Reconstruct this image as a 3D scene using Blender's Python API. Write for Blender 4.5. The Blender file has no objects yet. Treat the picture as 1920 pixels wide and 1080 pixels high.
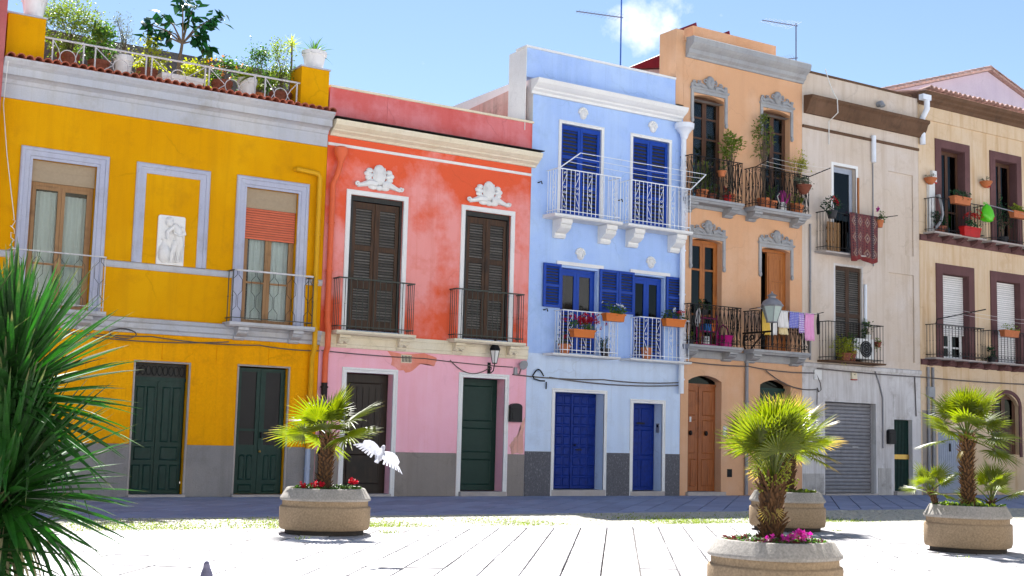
import bpy, math, random
from mathutils import Vector, Matrix
R = math.radians
random.seed(7)
sc = bpy.context.scene
col = sc.collection

# ------------------------------------------------------------------ camera
YAW, PITCH, ROLL = 0.57034, 0.1153, 0.02566
CAM = Vector((-17.973, -27.140, 1.40))
fwd = Vector((math.sin(YAW)*math.cos(PITCH), math.cos(YAW)*math.cos(PITCH), math.sin(PITCH)))
rgt = Vector((math.cos(YAW), -math.sin(YAW), 0))
upv = rgt.cross(fwd)
r2 = rgt*math.cos(ROLL) + upv*math.sin(ROLL)
u2 = -rgt*math.sin(ROLL) + upv*math.cos(ROLL)
cam = bpy.data.objects.new('camera', bpy.data.cameras.new('camera'))
col.objects.link(cam)
cam.matrix_world = Matrix(((r2.x, u2.x, -fwd.x, CAM.x), (r2.y, u2.y, -fwd.y, CAM.y), (r2.z, u2.z, -fwd.z, CAM.z), (0, 0, 0, 1)))
cam.data.sensor_width = 36.0
cam.data.lens = 2438.3*36/1920
cam.data.clip_end = 2000
sc.camera = cam

# ------------------------------------------------------------------ sky and sun
SUN = Vector((.30, .735, 1.0)).normalized()
SUN_EL = math.asin(SUN.z)
SUN_AZ = math.atan2(SUN.x, SUN.y)
world = bpy.data.worlds.new('World'); sc.world = world; world.use_nodes = True
wn = world.node_tree; wn.nodes.clear()
def wnode(t, **k):
    n = wn.nodes.new(t)
    for a, b in k.items(): setattr(n, a, b)
    return n
sky = wnode('ShaderNodeTexSky', sky_type='NISHITA', sun_disc=False, sun_elevation=SUN_EL, sun_rotation=SUN_AZ,
            air_density=1.0, dust_density=0.1, ozone_density=1.6, altitude=10)
bg = wnode('ShaderNodeBackground'); bg.inputs['Strength'].default_value = 0.05
wo = wnode('ShaderNodeOutputWorld')
tc = wnode('ShaderNodeTexCoord')
# thin fair-weather clouds, sparse over the whole sky
cn = wnode('ShaderNodeTexNoise'); cn.inputs['Scale'].default_value = 13.0; cn.inputs['Detail'].default_value = 9; cn.inputs['Roughness'].default_value = .58
cl = wnode('ShaderNodeTexNoise'); cl.inputs['Scale'].default_value = 2.6; cl.inputs['Detail'].default_value = 2
def wmath(op, a, b=None, clamp=False):
    n = wnode('ShaderNodeMath', operation=op, use_clamp=clamp)
    for i, v in enumerate((a, b)):
        if v is None: continue
        if isinstance(v, (int, float)): n.inputs[i].default_value = v
        else: wn.links.new(v, n.inputs[i])
    return n.outputs[0]
CLOUD_DIR = (0.5895, 0.7455, 0.3110)
dt = wnode('ShaderNodeVectorMath', operation='DISTANCE'); dt.inputs[1].default_value = CLOUD_DIR
wn.links.new(tc.outputs['Generated'], dt.inputs[0])
wn.links.new(tc.outputs['Generated'], cn.inputs['Vector']); wn.links.new(tc.outputs['Generated'], cl.inputs['Vector'])
bump = wmath('MULTIPLY', wmath('SUBTRACT', 1.0, wmath('DIVIDE', dt.outputs['Value'], 0.080), True), 0.40)
big = wmath('MULTIPLY', wmath('SUBTRACT', cl.outputs[0], .62), 0.9)
dens = wmath('ADD', wmath('ADD', cn.outputs[0], bump), wmath('MAXIMUM', big, 0.0))
cf = wmath('MULTIPLY', wmath('SUBTRACT', dens, .70), 6.0, True)
mixc = wnode('ShaderNodeMix', data_type='RGBA')
wn.links.new(cf, mixc.inputs[0]); wn.links.new(sky.outputs[0], mixc.inputs[6]); mixc.inputs[7].default_value = (9.0, 9.2, 9.6, 1)
wn.links.new(mixc.outputs[2], bg.inputs['Color']); wn.links.new(bg.outputs[0], wo.inputs[0])

sun = bpy.data.objects.new('sun', bpy.data.lights.new('sun', 'SUN'))
sun.data.energy = 5.0; sun.data.angle = R(.53); sun.data.color = (1.0, .975, .94)
sun.rotation_euler = SUN.to_track_quat('Z', 'Y').to_euler()
sun.location = (0, 10, 40)
col.objects.link(sun)
sc.view_settings.view_transform = 'Standard'; sc.view_settings.look = 'None'
sc.view_settings.gamma = 1.0; sc.view_settings.exposure = 1.66; sc.view_settings.use_curve_mapping = False
sc.cycles.max_bounces = 8; sc.cycles.diffuse_bounces = 5; sc.cycles.transparent_max_bounces = 12
sc.cycles.sample_clamp_indirect = 6

# ------------------------------------------------------------------ materials
def shader(name):
    m = bpy.data.materials.new(name); m.use_nodes = True
    nt = m.node_tree; b = nt.nodes['Principled BSDF']
    return m, nt, b
def nd(nt, t, ins=None, **k):
    n = nt.nodes.new(t)
    for a, v in k.items(): setattr(n, a, v)
    for i, v in (ins or {}).items():
        if hasattr(v, 'is_output'): nt.links.new(v, n.inputs[i])
        else: n.inputs[i].default_value = v
    return n
def c4(c): return (c[0], c[1], c[2], 1)
def ramp(nt, fac, lo, hi): return nd(nt, 'ShaderNodeMapRange', {0: fac, 1: lo, 2: hi, 3: 0.0, 4: 1.0}).outputs[0]
def mixrgb(nt, f, a, b, mode='MIX'):
    n = nd(nt, 'ShaderNodeMix', data_type='RGBA', blend_type=mode)
    for i, v in ((0, f), (6, a), (7, b)):
        if hasattr(v, 'is_output'): nt.links.new(v, n.inputs[i])
        else: n.inputs[i].default_value = v if i == 0 else c4(v)
    return n.outputs[2]
def noise(nt, vec, s, d=5, r=.55):
    return nd(nt, 'ShaderNodeTexNoise', {'Vector': vec, 'Scale': s, 'Detail': d, 'Roughness': r}).outputs[0]
def pos(nt): return nd(nt, 'ShaderNodeNewGeometry').outputs['Position']
def mapv(nt, v, s, loc=(0, 0, 0)): return nd(nt, 'ShaderNodeMapping', {0: v, 1: loc, 3: s}).outputs[0]
def bumpn(nt, b, h, dist=.01, strength=.5):
    n = nd(nt, 'ShaderNodeBump', {'Strength': strength, 'Distance': dist, 'Height': h})
    nt.links.new(n.outputs[0], b.inputs['Normal'])

def plaster(name, c1, c2=None, dirt=None, rough=.9, fade=(.45, .62), fs=.55, dirt_amt=.35, bump=.006, grain=55, streak=.5, zfade=None, gmix=.22):
    """painted render: base paint, faded patches, dirty streaks, sandy relief"""
    m, nt, b = shader(name); p = pos(nt)
    c2 = c2 or tuple(min(1, x*1.12+.01) for x in c1)
    dirt = dirt or tuple(x*.55 for x in c1)
    big = noise(nt, p, fs, 7, .62)
    if zfade:                            # paint faded by weather in a band of the wall: centre, half height, amount
        z = nd(nt, 'ShaderNodeSeparateXYZ', {0: p}).outputs[2]
        k = nd(nt, 'ShaderNodeMath', {0: nd(nt, 'ShaderNodeMath', {0: z, 1: zfade[0]}, operation='SUBTRACT').outputs[0]}, operation='ABSOLUTE').outputs[0]
        k = nd(nt, 'ShaderNodeMapRange', {0: k, 1: 0.0, 2: zfade[1]*1.6, 3: zfade[2]*.7, 4: -zfade[2]}).outputs[0]
        big = nd(nt, 'ShaderNodeMath', {0: big, 1: k}, operation='ADD').outputs[0]
    cc = mixrgb(nt, ramp(nt, big, *fade), c1, c2)
    st = noise(nt, mapv(nt, p, (1.8, 1.8, .16)), 1.6, 6, .6)
    blot = noise(nt, mapv(nt, p, (1, 1, 1), (7, 3, 1)), 1.3, 8, .7)
    f1 = nd(nt, 'ShaderNodeMath', {0: ramp(nt, st, .50, .68), 1: streak*dirt_amt}, operation='MULTIPLY').outputs[0]
    f2 = nd(nt, 'ShaderNodeMath', {0: ramp(nt, blot, .53, .72), 1: dirt_amt}, operation='MULTIPLY').outputs[0]
    f = nd(nt, 'ShaderNodeMath', {0: f1, 1: f2}, operation='MAXIMUM').outputs[0]
    cc = mixrgb(nt, f, cc, dirt)
    s2 = noise(nt, mapv(nt, p, (7.5, 7.5, .22), (2, 5, 1)), 1.5, 5, .62)
    cc = mixrgb(nt, nd(nt, 'ShaderNodeMath', {0: ramp(nt, s2, .54, .72), 1: .45*dirt_amt*min(1.4, .5+streak)}, operation='MULTIPLY').outputs[0], cc, dirt)
    wob = nd(nt, 'ShaderNodeVectorMath', {0: p, 1: nd(nt, 'ShaderNodeVectorMath', {0: nd(nt, 'ShaderNodeTexNoise', {'Vector': p, 'Scale': 2.2, 'Detail': 4.0}).outputs[1], 1: (.6, .6, .6)}, operation='MULTIPLY').outputs[0]}, operation='ADD').outputs[0]
    vo = nd(nt, 'ShaderNodeTexVoronoi', {'Vector': wob, 'Scale': .55}, feature='DISTANCE_TO_EDGE').outputs[0]
    cr = nd(nt, 'ShaderNodeMath', {0: nd(nt, 'ShaderNodeMapRange', {0: vo, 1: .004, 2: .013, 3: 1.0, 4: 0.0}).outputs[0], 1: ramp(nt, noise(nt, p, .8, 3), .48, .62)}, operation='MULTIPLY').outputs[0]
    cc = mixrgb(nt, nd(nt, 'ShaderNodeMath', {0: cr, 1: min(.22, dirt_amt*.4)}, operation='MULTIPLY').outputs[0], cc, tuple(x*.4 for x in dirt))
    g = noise(nt, p, grain, 4, .6)
    cc = mixrgb(nt, gmix, cc, mixrgb(nt, ramp(nt, g, .25, .75), tuple(x*.6 for x in c1), tuple(min(1, x*1.35) for x in c1)))
    nt.links.new(cc, b.inputs['Base Color']); b.inputs['Roughness'].default_value = rough
    b.inputs['Specular IOR Level'].default_value = .10
    h = nd(nt, 'ShaderNodeMath', {0: g, 1: noise(nt, p, 7, 4, .6)}, operation='ADD').outputs[0]
    bumpn(nt, b, h, bump, .6)
    return m
def paint(name, c, rough=.5, var=.12, scale=14, metal=0.0, bump=.0015, wear=None, wear_at=(.62, .72), spec=.22, rnd=0.0):
    """paint, metal, wood or stone of one colour with small uneven wear; rnd = difference from piece to piece"""
    m, nt, b = shader(name); p = pos(nt)
    n1 = noise(nt, p, scale, 6, .6)
    cc = mixrgb(nt, n1, tuple(x*(1-var*2) for x in c), tuple(min(1, x*(1+var*2)) for x in c))
    if rnd:
        o = nd(nt, 'ShaderNodeObjectInfo').outputs['Random']
        cc = mixrgb(nt, 1.0, cc, nd(nt, 'ShaderNodeCombineColor', {i: nd(nt, 'ShaderNodeMapRange', {0: o, 3: 1-rnd, 4: 1+rnd}).outputs[0] for i in range(3)}).outputs[0], 'MULTIPLY')
    if wear:
        w = noise(nt, mapv(nt, p, (1, 1, .45), (3, 1, 5)), scale*.45, 7, .68)
        cc = mixrgb(nt, ramp(nt, w, *wear_at), cc, wear)
    nt.links.new(cc, b.inputs['Base Color'])
    rr = nd(nt, 'ShaderNodeMapRange', {0: noise(nt, p, scale*1.7, 4), 3: max(0, rough-.12), 4: min(1, rough+.12)}).outputs[0]
    nt.links.new(rr, b.inputs['Roughness'])
    b.inputs['Metallic'].default_value = metal; b.inputs['Specular IOR Level'].default_value = spec
    if bump: bumpn(nt, b, noise(nt, p, scale*4, 5), bump, .5)
    return m
def wood(name, c1, c2, rough=.5, zs=1.5):
    m, nt, b = shader(name); p = pos(nt)
    n1 = noise(nt, mapv(nt, p, (22, 22, zs)), 1.6, 6, .65)
    n2 = noise(nt, p, 1.7, 5, .6)
    cc = mixrgb(nt, ramp(nt, n1, .35, .65), c1, c2)
    cc = mixrgb(nt, ramp(nt, n2, .55, .75), cc, tuple(x*.55 for x in c1))
    nt.links.new(cc, b.inputs['Base Color']); b.inputs['Roughness'].default_value = rough
    b.inputs['Specular IOR Level'].default_value = .3
    bumpn(nt, b, n1, .003, .5)
    return m
def leafmat(name, c, tip=None, trans=.45, var=.35, rough=.42, dry=None):
    m, nt, b = shader(name)
    o = nd(nt, 'ShaderNodeObjectInfo').outputs['Random']; p = pos(nt)
    n1 = noise(nt, p, 6, 3); n2 = noise(nt, p, 60, 2)
    f = nd(nt, 'ShaderNodeMath', {0: nd(nt, 'ShaderNodeMath', {0: n1, 1: .6}, operation='MULTIPLY').outputs[0], 1: nd(nt, 'ShaderNodeMath', {0: o, 1: .4}, operation='MULTIPLY').outputs[0]}, operation='ADD').outputs[0]
    t = tip or (min(1, c[0]*2.2), min(1, c[1]*1.6), c[2]*1.1)
    cc = mixrgb(nt, ramp(nt, f, .3, .75), tuple(x*(1-var) for x in c), tuple(min(1, x*(1+var)) for x in c))
    cc = mixrgb(nt, ramp(nt, n2, .55, .8), cc, t)
    if dry:                              # withered tips: from, to (distance from the leaf's root), colour
        ob = nd(nt, 'ShaderNodeTexCoord').outputs['Object']; ln = nd(nt, 'ShaderNodeVectorMath', {0: ob}, operation='LENGTH').outputs['Value']
        dd = nd(nt, 'ShaderNodeMath', {0: ln, 1: nd(nt, 'ShaderNodeMath', {0: noise(nt, p, 9, 3), 1: .5}, operation='MULTIPLY').outputs[0]}, operation='ADD').outputs[0]
        cc = mixrgb(nt, ramp(nt, dd, dry[0]+.25, dry[1]+.25), cc, dry[2])
    nt.links.new(cc, b.inputs['Base Color']); b.inputs['Roughness'].default_value = rough
    tr = nd(nt, 'ShaderNodeBsdfTranslucent')
    hs = nd(nt, 'ShaderNodeHueSaturation', {'Saturation': 1.1, 'Value': 1.9, 'Color': cc}, )
    nt.links.new(hs.outputs[0], tr.inputs['Color'])
    mx = nd(nt, 'ShaderNodeMixShader', {0: trans, 1: b.outputs[0], 2: tr.outputs[0]})
    nt.links.new(mx.outputs[0], nt.nodes['Material Output'].inputs[0])
    return m
def glassmat(name, tint=(.75, .8, .82), refl=.12):
    m, nt, b = shader(name); nt.nodes.remove(b)
    t = nd(nt, 'ShaderNodeBsdfTransparent', {0: c4(tint)}); g = nd(nt, 'ShaderNodeBsdfGlossy', {'Roughness': .04})
    fr = nd(nt, 'ShaderNodeFresnel', {0: 1.5})
    f = nd(nt, 'ShaderNodeMath', {0: fr.outputs[0], 1: refl*.5}, operation='ADD', use_clamp=True).outputs[0]
    mx = nd(nt, 'ShaderNodeMixShader', {0: f, 1: t.outputs[0], 2: g.outputs[0]})
    nt.links.new(mx.outputs[0], nt.nodes['Material Output'].inputs[0])
    return m

M = {}
M['yellow'] = plaster('yellow_render', (.68, .315, .001), (.74, .37, .003), (.40, .17, .01), dirt_amt=.5)
M['yellow_low'] = plaster('ochre_render_rough', (.84, .355, .002), (.90, .41, .004), (.42, .17, .01), dirt_amt=.6, bump=.02, grain=26)  # rough ochre render, raised in tone to stand in for weak bounce light
M['grey_plinth'] = plaster('grey_rough_render', (.26, .25, .25), (.31, .29, .28), (.15, .13, .12), dirt_amt=.7, bump=.02, grain=34)
M['brown_plinth'] = plaster('grey_brown_render', (.27, .24, .22), (.32, .28, .25), (.17, .14, .12), dirt_amt=.5, bump=.015, grain=60)
M['granite'] = paint('speckled_granite', (.10, .10, .115), .6, .45, 70, wear=(.24, .24, .26), wear_at=(.55, .66))
M['lavgrey'] = plaster('lavender_grey_trim', (.43, .45, .57), (.50, .52, .62), (.26, .24, .25), dirt_amt=.55, bump=.003)
M['cornice'] = plaster('pale_grey_cornice', (.45, .47, .53), (.53, .53, .55), (.30, .27, .22), dirt_amt=.65, bump=.004)
M['coral'] = plaster('coral_render', (.74, .115, .05), (.82, .37, .36), (.62, .11, .05), fade=(.42, .56), fs=.5, dirt_amt=.5, zfade=(5.6, 1.7, .16))
M['coralp'] = plaster('parapet_red_render', (.62, .135, .13), (.68, .24, .26), (.54, .07, .05), fade=(.45, .58), fs=.8, dirt_amt=.6)
M['pink'] = plaster('pale_pink_render', (.92, .465, .565), (.94, .52, .62), (.78, .26, .22), fs=.6, dirt_amt=.42)  # pale pink paint, lightened to make up for bounce light missing low down
M['cream'] = plaster('cream_trim', (.74, .66, .50), (.80, .73, .60), (.52, .42, .28), dirt_amt=.5, bump=.004)
M['white'] = plaster('white_trim', (.76, .76, .76), (.82, .82, .81), (.55, .52, .47), dirt_amt=.3, bump=.003)
M['blue'] = plaster('light_blue_render', (.375, .53, .90), (.465, .62, .92), (.22, .33, .55), fs=.5, dirt_amt=.42)
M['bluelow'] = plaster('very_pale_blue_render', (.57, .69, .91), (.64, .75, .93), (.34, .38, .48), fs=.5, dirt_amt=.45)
M['peach'] = plaster('peach_render', (.66, .375, .215), (.69, .44, .29), (.46, .27, .16), dirt_amt=.4)
M['greytrim'] = plaster('grey_stone_trim', (.33, .34, .36), (.42, .42, .42), (.20, .18, .16), dirt_amt=.6, bump=.006)
M['beige'] = plaster('beige_render', (.60, .505, .42), (.64, .565, .51), (.38, .27, .17), dirt_amt=.5, streak=1)
M['beigelow'] = plaster('chalky_white_render', (.60, .58, .58), (.68, .67, .67), (.26, .22, .19), dirt_amt=.75, streak=1, fs=.9)
M['brownstone'] = plaster('brown_cornice', (.13, .075, .047), (.17, .10, .065), (.035, .026, .02), dirt_amt=.8)
M['ochre'] = plaster('ochre_cream_render', (.64, .485, .325), (.67, .54, .40), (.44, .24, .09), dirt_amt=.55, streak=1.2)
M['plum'] = plaster('plum_brown_trim', (.13, .066, .066), (.17, .09, .088), (.07, .04, .04), dirt_amt=.5)
M['redhouse'] = plaster('dusty_red_render', (.44, .12, .12), (.50, .17, .16), (.28, .08, .08), dirt_amt=.5)
M['lilac'] = plaster('lilac_gable_render', (.62, .52, .62), (.68, .58, .66), (.44, .36, .42), dirt_amt=.4)
M['salmon'] = plaster('weathered_salmon_wall', (.70, .36, .30), (.76, .50, .44), (.20, .14, .12), dirt_amt=.9)
M['peel'] = plaster('bared_old_coral_coat', (.78, .27, .19), (.84, .40, .36), (.62, .16, .10), fs=2.0, dirt_amt=.6)
M['flatroof'] = paint('grey_flat_roof', (.22, .2, .19), .9, .3, 3)
M['redroof'] = paint('dark_red_metal_roof', (.22, .02, .03), .5, .15, 4)
M['tile'] = paint('terracotta_roof_tile', (.42, .12, .07), .8, .3, 9, wear=(.24, .10, .07), rnd=.22)
M['tileold'] = paint('old_pale_roof_tile', (.52, .33, .28), .85, .3, 8, wear=(.26, .17, .14), rnd=.28)
M['terracotta'] = paint('terracotta_pot', (.46, .15, .06), .75, .18, 12)
M['terrabrown'] = paint('brown_clay_pot', (.20, .065, .04), .8, .2, 12)
M['plasticpot'] = paint('orange_plastic_box', (.58, .155, .025), .45, .06, 6)
M['whitepot'] = paint('weathered_white_pot', (.72, .71, .72), .7, .1, 8, wear=(.42, .38, .38), wear_at=(.58, .75))
M['darkpot'] = paint('dark_plastic_pot', (.03, .03, .035), .5, .1, 6)
M['soil'] = paint('potting_soil', (.05, .033, .022), .95, .4, 40, bump=.02)
M['dgreen'] = paint('old_dark_green_paint', (.0075, .035, .028), .42, .25, 9, wear=(.022, .046, .044), wear_at=(.55, .75))
M['dgreen2'] = paint('green_panel_paint', (.008, .034, .026), .42, .15, 9)
M['bluepaint'] = paint('ultramarine_paint', (.009, .052, .34), .42, .12, 8, rnd=.08)
M['bluedoor'] = paint('deep_blue_door_paint', (.0015, .022, .20), .5, .3, 10, wear=(.008, .05, .26), wear_at=(.62, .85))
M['black_wood_and_shade'] = wood('blackened_wood_and_shade', (.018, .018, .017), (.035, .036, .034), .55)  # black wood of the frames, also the shade painted behind slats
M['shutbrown'] = wood('weathered_brown_shutter_wood', (.026, .014, .008), (.080, .036, .015), .55)
M['slatlit'] = paint('grey_slat_lit_from_below', (.15, .135, .12), .5, .35, 20, rnd=.3)  # slats paler than their shutter: light from below put into the colour
M['darkdoor'] = wood('dark_oak_door', (.012, .008, .006), (.028, .017, .010), .45)
M['dooroak'] = wood('red_brown_door_wood', (.22, .062, .016), (.34, .11, .030), .4)
M['windowwood'] = wood('orange_varnished_wood', (.30, .095, .022), (.42, .15, .035), .4)
M['windowbrown'] = wood('tan_window_wood', (.26, .14, .06), (.34, .19, .085), .5)
M['windowdark'] = wood('dark_brown_window_wood', (.07, .032, .018), (.11, .05, .028), .5)
M['beigebox'] = paint('beige_shutter_box', (.36, .28, .19), .6, .08, 20)
M['redroller'] = paint('red_roller_slat', (.60, .145, .075), .5, .08, 8, rnd=.07)
M['whiteroller'] = paint('white_roller_slat', (.72, .70, .68), .5, .06, 8, rnd=.06)
M['garage'] = paint('galvanised_shutter_slat', (.24, .235, .25), .45, .16, 5, metal=.35, wear=(.12, .11, .11), rnd=.1)
M['garageblue'] = paint('blue_grey_metal_door', (.33, .37, .45), .5, .1, 5)
M['iron'] = paint('black_iron', (.009, .0085, .009), .5, .2, 20, wear=(.04, .022, .016), wear_at=(.68, .82))
M['greeniron'] = paint('grey_green_iron', (.055, .065, .055), .5, .2, 20, wear=(.04, .035, .03))
M['whiteiron'] = paint('white_iron', (.80, .82, .86), .45, .05, 10)
M['oldwhiteiron'] = paint('chipped_white_iron', (.55, .54, .56), .6, .15, 14, wear=(.22, .14, .10), wear_at=(.6, .75))
M['yellowpipe'] = paint('yellow_pipe_paint', (.66, .34, .008), .4, .08, 6)
M['coralpipe'] = paint('coral_pipe_paint', (.70, .13, .05), .4, .08, 6)
M['darkpipe'] = paint('black_cast_iron_pipe', (.02, .014, .013), .6, .2, 12)
M['whitepipe'] = paint('white_pipe_paint', (.74, .78, .86), .4, .05, 6)
M['bluegreypipe'] = paint('blue_grey_pipe_paint', (.36, .42, .56), .4, .08, 8)
M['greypipe'] = paint('grey_conduit', (.26, .26, .28), .5, .1, 8)
M['cable'] = paint('grey_cable', (.13, .11, .10), .7, .2, 8)
M['cablew'] = paint('white_cable', (.70, .70, .68), .6, .05, 8)
M['glass'] = glassmat('window_glass', (.8, .84, .84), -.04)
M['darkglass'] = glassmat('dark_window_glass', (.16, .17, .18), -.03)
M['lampglass'] = paint('frosted_lamp_glass', (.42, .50, .46), .3, .05, 8, bump=0)
M['room_shade'] = paint('painted_room_shade', (.03, .028, .026), .9, .2, 2)  # darkness of the interiors, put into the colour
M['curtain'] = paint('white_lace_curtain', (.80, .82, .80), .9, .06, 18)
M['stone'] = plaster('washed_concrete', (.285, .21, .135), (.33, .25, .17), (.17, .12, .08), dirt_amt=.8, grain=42, gmix=.7, bump=.006)
M['stonerim'] = plaster('grey_washed_concrete_rim', (.30, .28, .255), (.40, .37, .335), (.13, .12, .105), dirt_amt=.9, grain=42, fs=2.2, gmix=.75, bump=.006)
M['stonedark'] = paint('dark_concrete_foot', (.045, .04, .036), .9, .2, 20)
M['patch'] = plaster('crumbling_grey_render', (.46, .44, .42), (.56, .54, .52), (.12, .105, .09), dirt_amt=.95, fs=2.5, bump=.02)
M['step'] = plaster('worn_stone_step', (.42, .38, .36), (.48, .44, .42), (.26, .23, .22), dirt_amt=.5)
M['slab'] = paint('pale_stone_slab', (.47, .455, .46), .75, .12, 2.2, rnd=.38, bump=.002, wear=(.24, .215, .20), wear_at=(.57, .74))
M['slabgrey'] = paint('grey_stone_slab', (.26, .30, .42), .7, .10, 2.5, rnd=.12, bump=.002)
M['cobble'] = paint('porphyry_cobble', (.44, .43, .36), .75, .2, 11, bump=.003)
M['joint'] = paint('sandy_joint', (.105, .095, .09), .95, .3, 5, bump=.01)
M['sand'] = paint('sandy_patch', (.40, .31, .22), .95, .2, 30, bump=.01)
M['grass'] = leafmat('joint_grass', (.16, .22, .03), trans=.3)
M['palm'] = leafmat('fan_palm_leaf', (.105, .140, .010), (.26, .22, .025), .48, dry=(.80, 1.02, (.34, .24, .07)))
M['palmtip'] = leafmat('dry_palm_tip', (.36, .27, .07), (.42, .30, .08), .4)
M['trunk'] = wood('fibrous_palm_trunk', (.03, .017, .010), (.07, .038, .02), .9, 6)
M['fibre'] = paint('palm_leaf_base', (.10, .050, .022), .9, .6, 40, rnd=.3)
M['yucca'] = leafmat('sword_leaf', (.015, .080, .009), (.04, .14, .016), .22, .5, .55, dry=(.84, 1.06, (.17, .15, .06)))
M['drysword'] = leafmat('dry_sword_leaf', (.32, .29, .17), (.40, .36, .24), .3, .2, .6)
M['leaf'] = leafmat('fresh_leaf', (.13, .19, .025), (.28, .28, .04), .45)
M['leafdark'] = leafmat('glossy_dark_leaf', (.012, .060, .018), (.03, .10, .03), .15, .3, .22)
M['leafmid'] = leafmat('mid_green_leaf', (.055, .125, .022), (.14, .19, .03), .35)
M['leafblue'] = leafmat('dusky_green_leaf', (.10, .12, .075), (.16, .16, .12), .3)
M['leaforange'] = leafmat('orange_leaf', (.40, .16, .02), (.55, .22, .03), .4)
M['leafyellow'] = leafmat('yellow_green_leaf', (.30, .33, .03), (.45, .42, .05), .45)
M['leafred'] = leafmat('dark_red_leaf', (.10, .025, .025), (.16, .05, .03), .25)
M['bark'] = wood('grey_brown_bark', (.11, .08, .055), (.18, .13, .09), .9, 5)
M['redflower'] = leafmat('crimson_petal', (.48, .005, .025), (.62, .02, .06), .3, .25, .6)
M['geranium'] = leafmat('scarlet_petal', (.50, .012, .012), (.62, .03, .02), .3, .25, .6)
M['pinkflower'] = leafmat('magenta_petal', (.50, .03, .30), (.62, .10, .42), .3, .2, .6)
M['whiteflower'] = leafmat('white_petal', (.75, .76, .74), (.8, .8, .8), .3, .05, .6)
M['pigeon'] = paint('pale_grey_feathers', (.50, .50, .55), .8, .3, 26)
M['pigeondark'] = paint('slate_feathers', (.13, .13, .20), .7, .2, 20)
M['magenta'] = paint('magenta_plastic', (.34, .006, .13), .4, .1, 8)
M['bluetoy'] = paint('blue_plastic', (.01, .16, .52), .4, .05, 8)
M['orangetoy'] = paint('orange_plastic', (.62, .13, .015), .4, .05, 8)
M['limebag'] = leafmat('lime_plastic_bag', (.14, .62, .02), (.2, .8, .05), .3, .1, .3)
M['blackplastic'] = paint('black_plastic', (.012, .012, .014), .4, .1, 10)
M['whiteplastic'] = paint('white_plastic', (.70, .70, .69), .45, .05, 10)
M['greyplastic'] = paint('grey_plastic', (.30, .31, .33), .45, .08, 10)
M['brass'] = paint('worn_brass', (.55, .35, .10), .35, .1, 20, metal=.9)
M['steel'] = paint('dull_steel', (.42, .42, .44), .4, .08, 20, metal=.7)
M['marble'] = plaster('white_relief_stone', (.78, .77, .76), (.82, .81, .80), (.62, .52, .42), dirt_amt=.3, bump=.001)
M['reed'] = wood('grey_reed_screen', (.10, .10, .10), (.17, .165, .16), .8, 40)
M['antenna'] = paint('violet_grey_aluminium', (.22, .22, .30), .4, .05, 10, metal=.6)
M['mast'] = paint('blue_painted_mast', (.05, .14, .50), .4, .05, 10)
M['clothyellow'] = paint('yellow_white_cloth', (.74, .50, .10), .9, .1, 4)
M['clothwhite'] = paint('white_cloth', (.76, .74, .72), .9, .06, 6)
M['clothcream'] = paint('cream_cloth', (.72, .60, .34), .9, .06, 6)
M['clothblack'] = paint('black_cloth', (.012, .012, .014), .9, .1, 6)

def checkcloth(name, c1, c2, s):
    m, nt, b = shader(name); p = pos(nt)
    w1 = nd(nt, 'ShaderNodeTexWave', {'Vector': p, 'Scale': s, 'Distortion': .4}, bands_direction='X').outputs[1]
    w2 = nd(nt, 'ShaderNodeTexWave', {'Vector': p, 'Scale': s, 'Distortion': .4}, bands_direction='Z').outputs[1]
    a = nd(nt, 'ShaderNodeMath', {0: w1, 1: w2}, operation='MULTIPLY').outputs[0]
    nt.links.new(mixrgb(nt, ramp(nt, a, .2, .6), c1, c2), b.inputs['Base Color']); b.inputs['Roughness'].default_value = .9
    return m
M['clothpink'] = checkcloth('pink_checked_cloth', (.72, .26, .52), (.78, .48, .66), 9)
M['clothblue'] = checkcloth('blue_patterned_cloth', (.12, .13, .50), (.50, .50, .74), 7)
M['clothlilac'] = checkcloth('lilac_patterned_cloth', (.36, .22, .58), (.66, .64, .80), 5)

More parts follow.
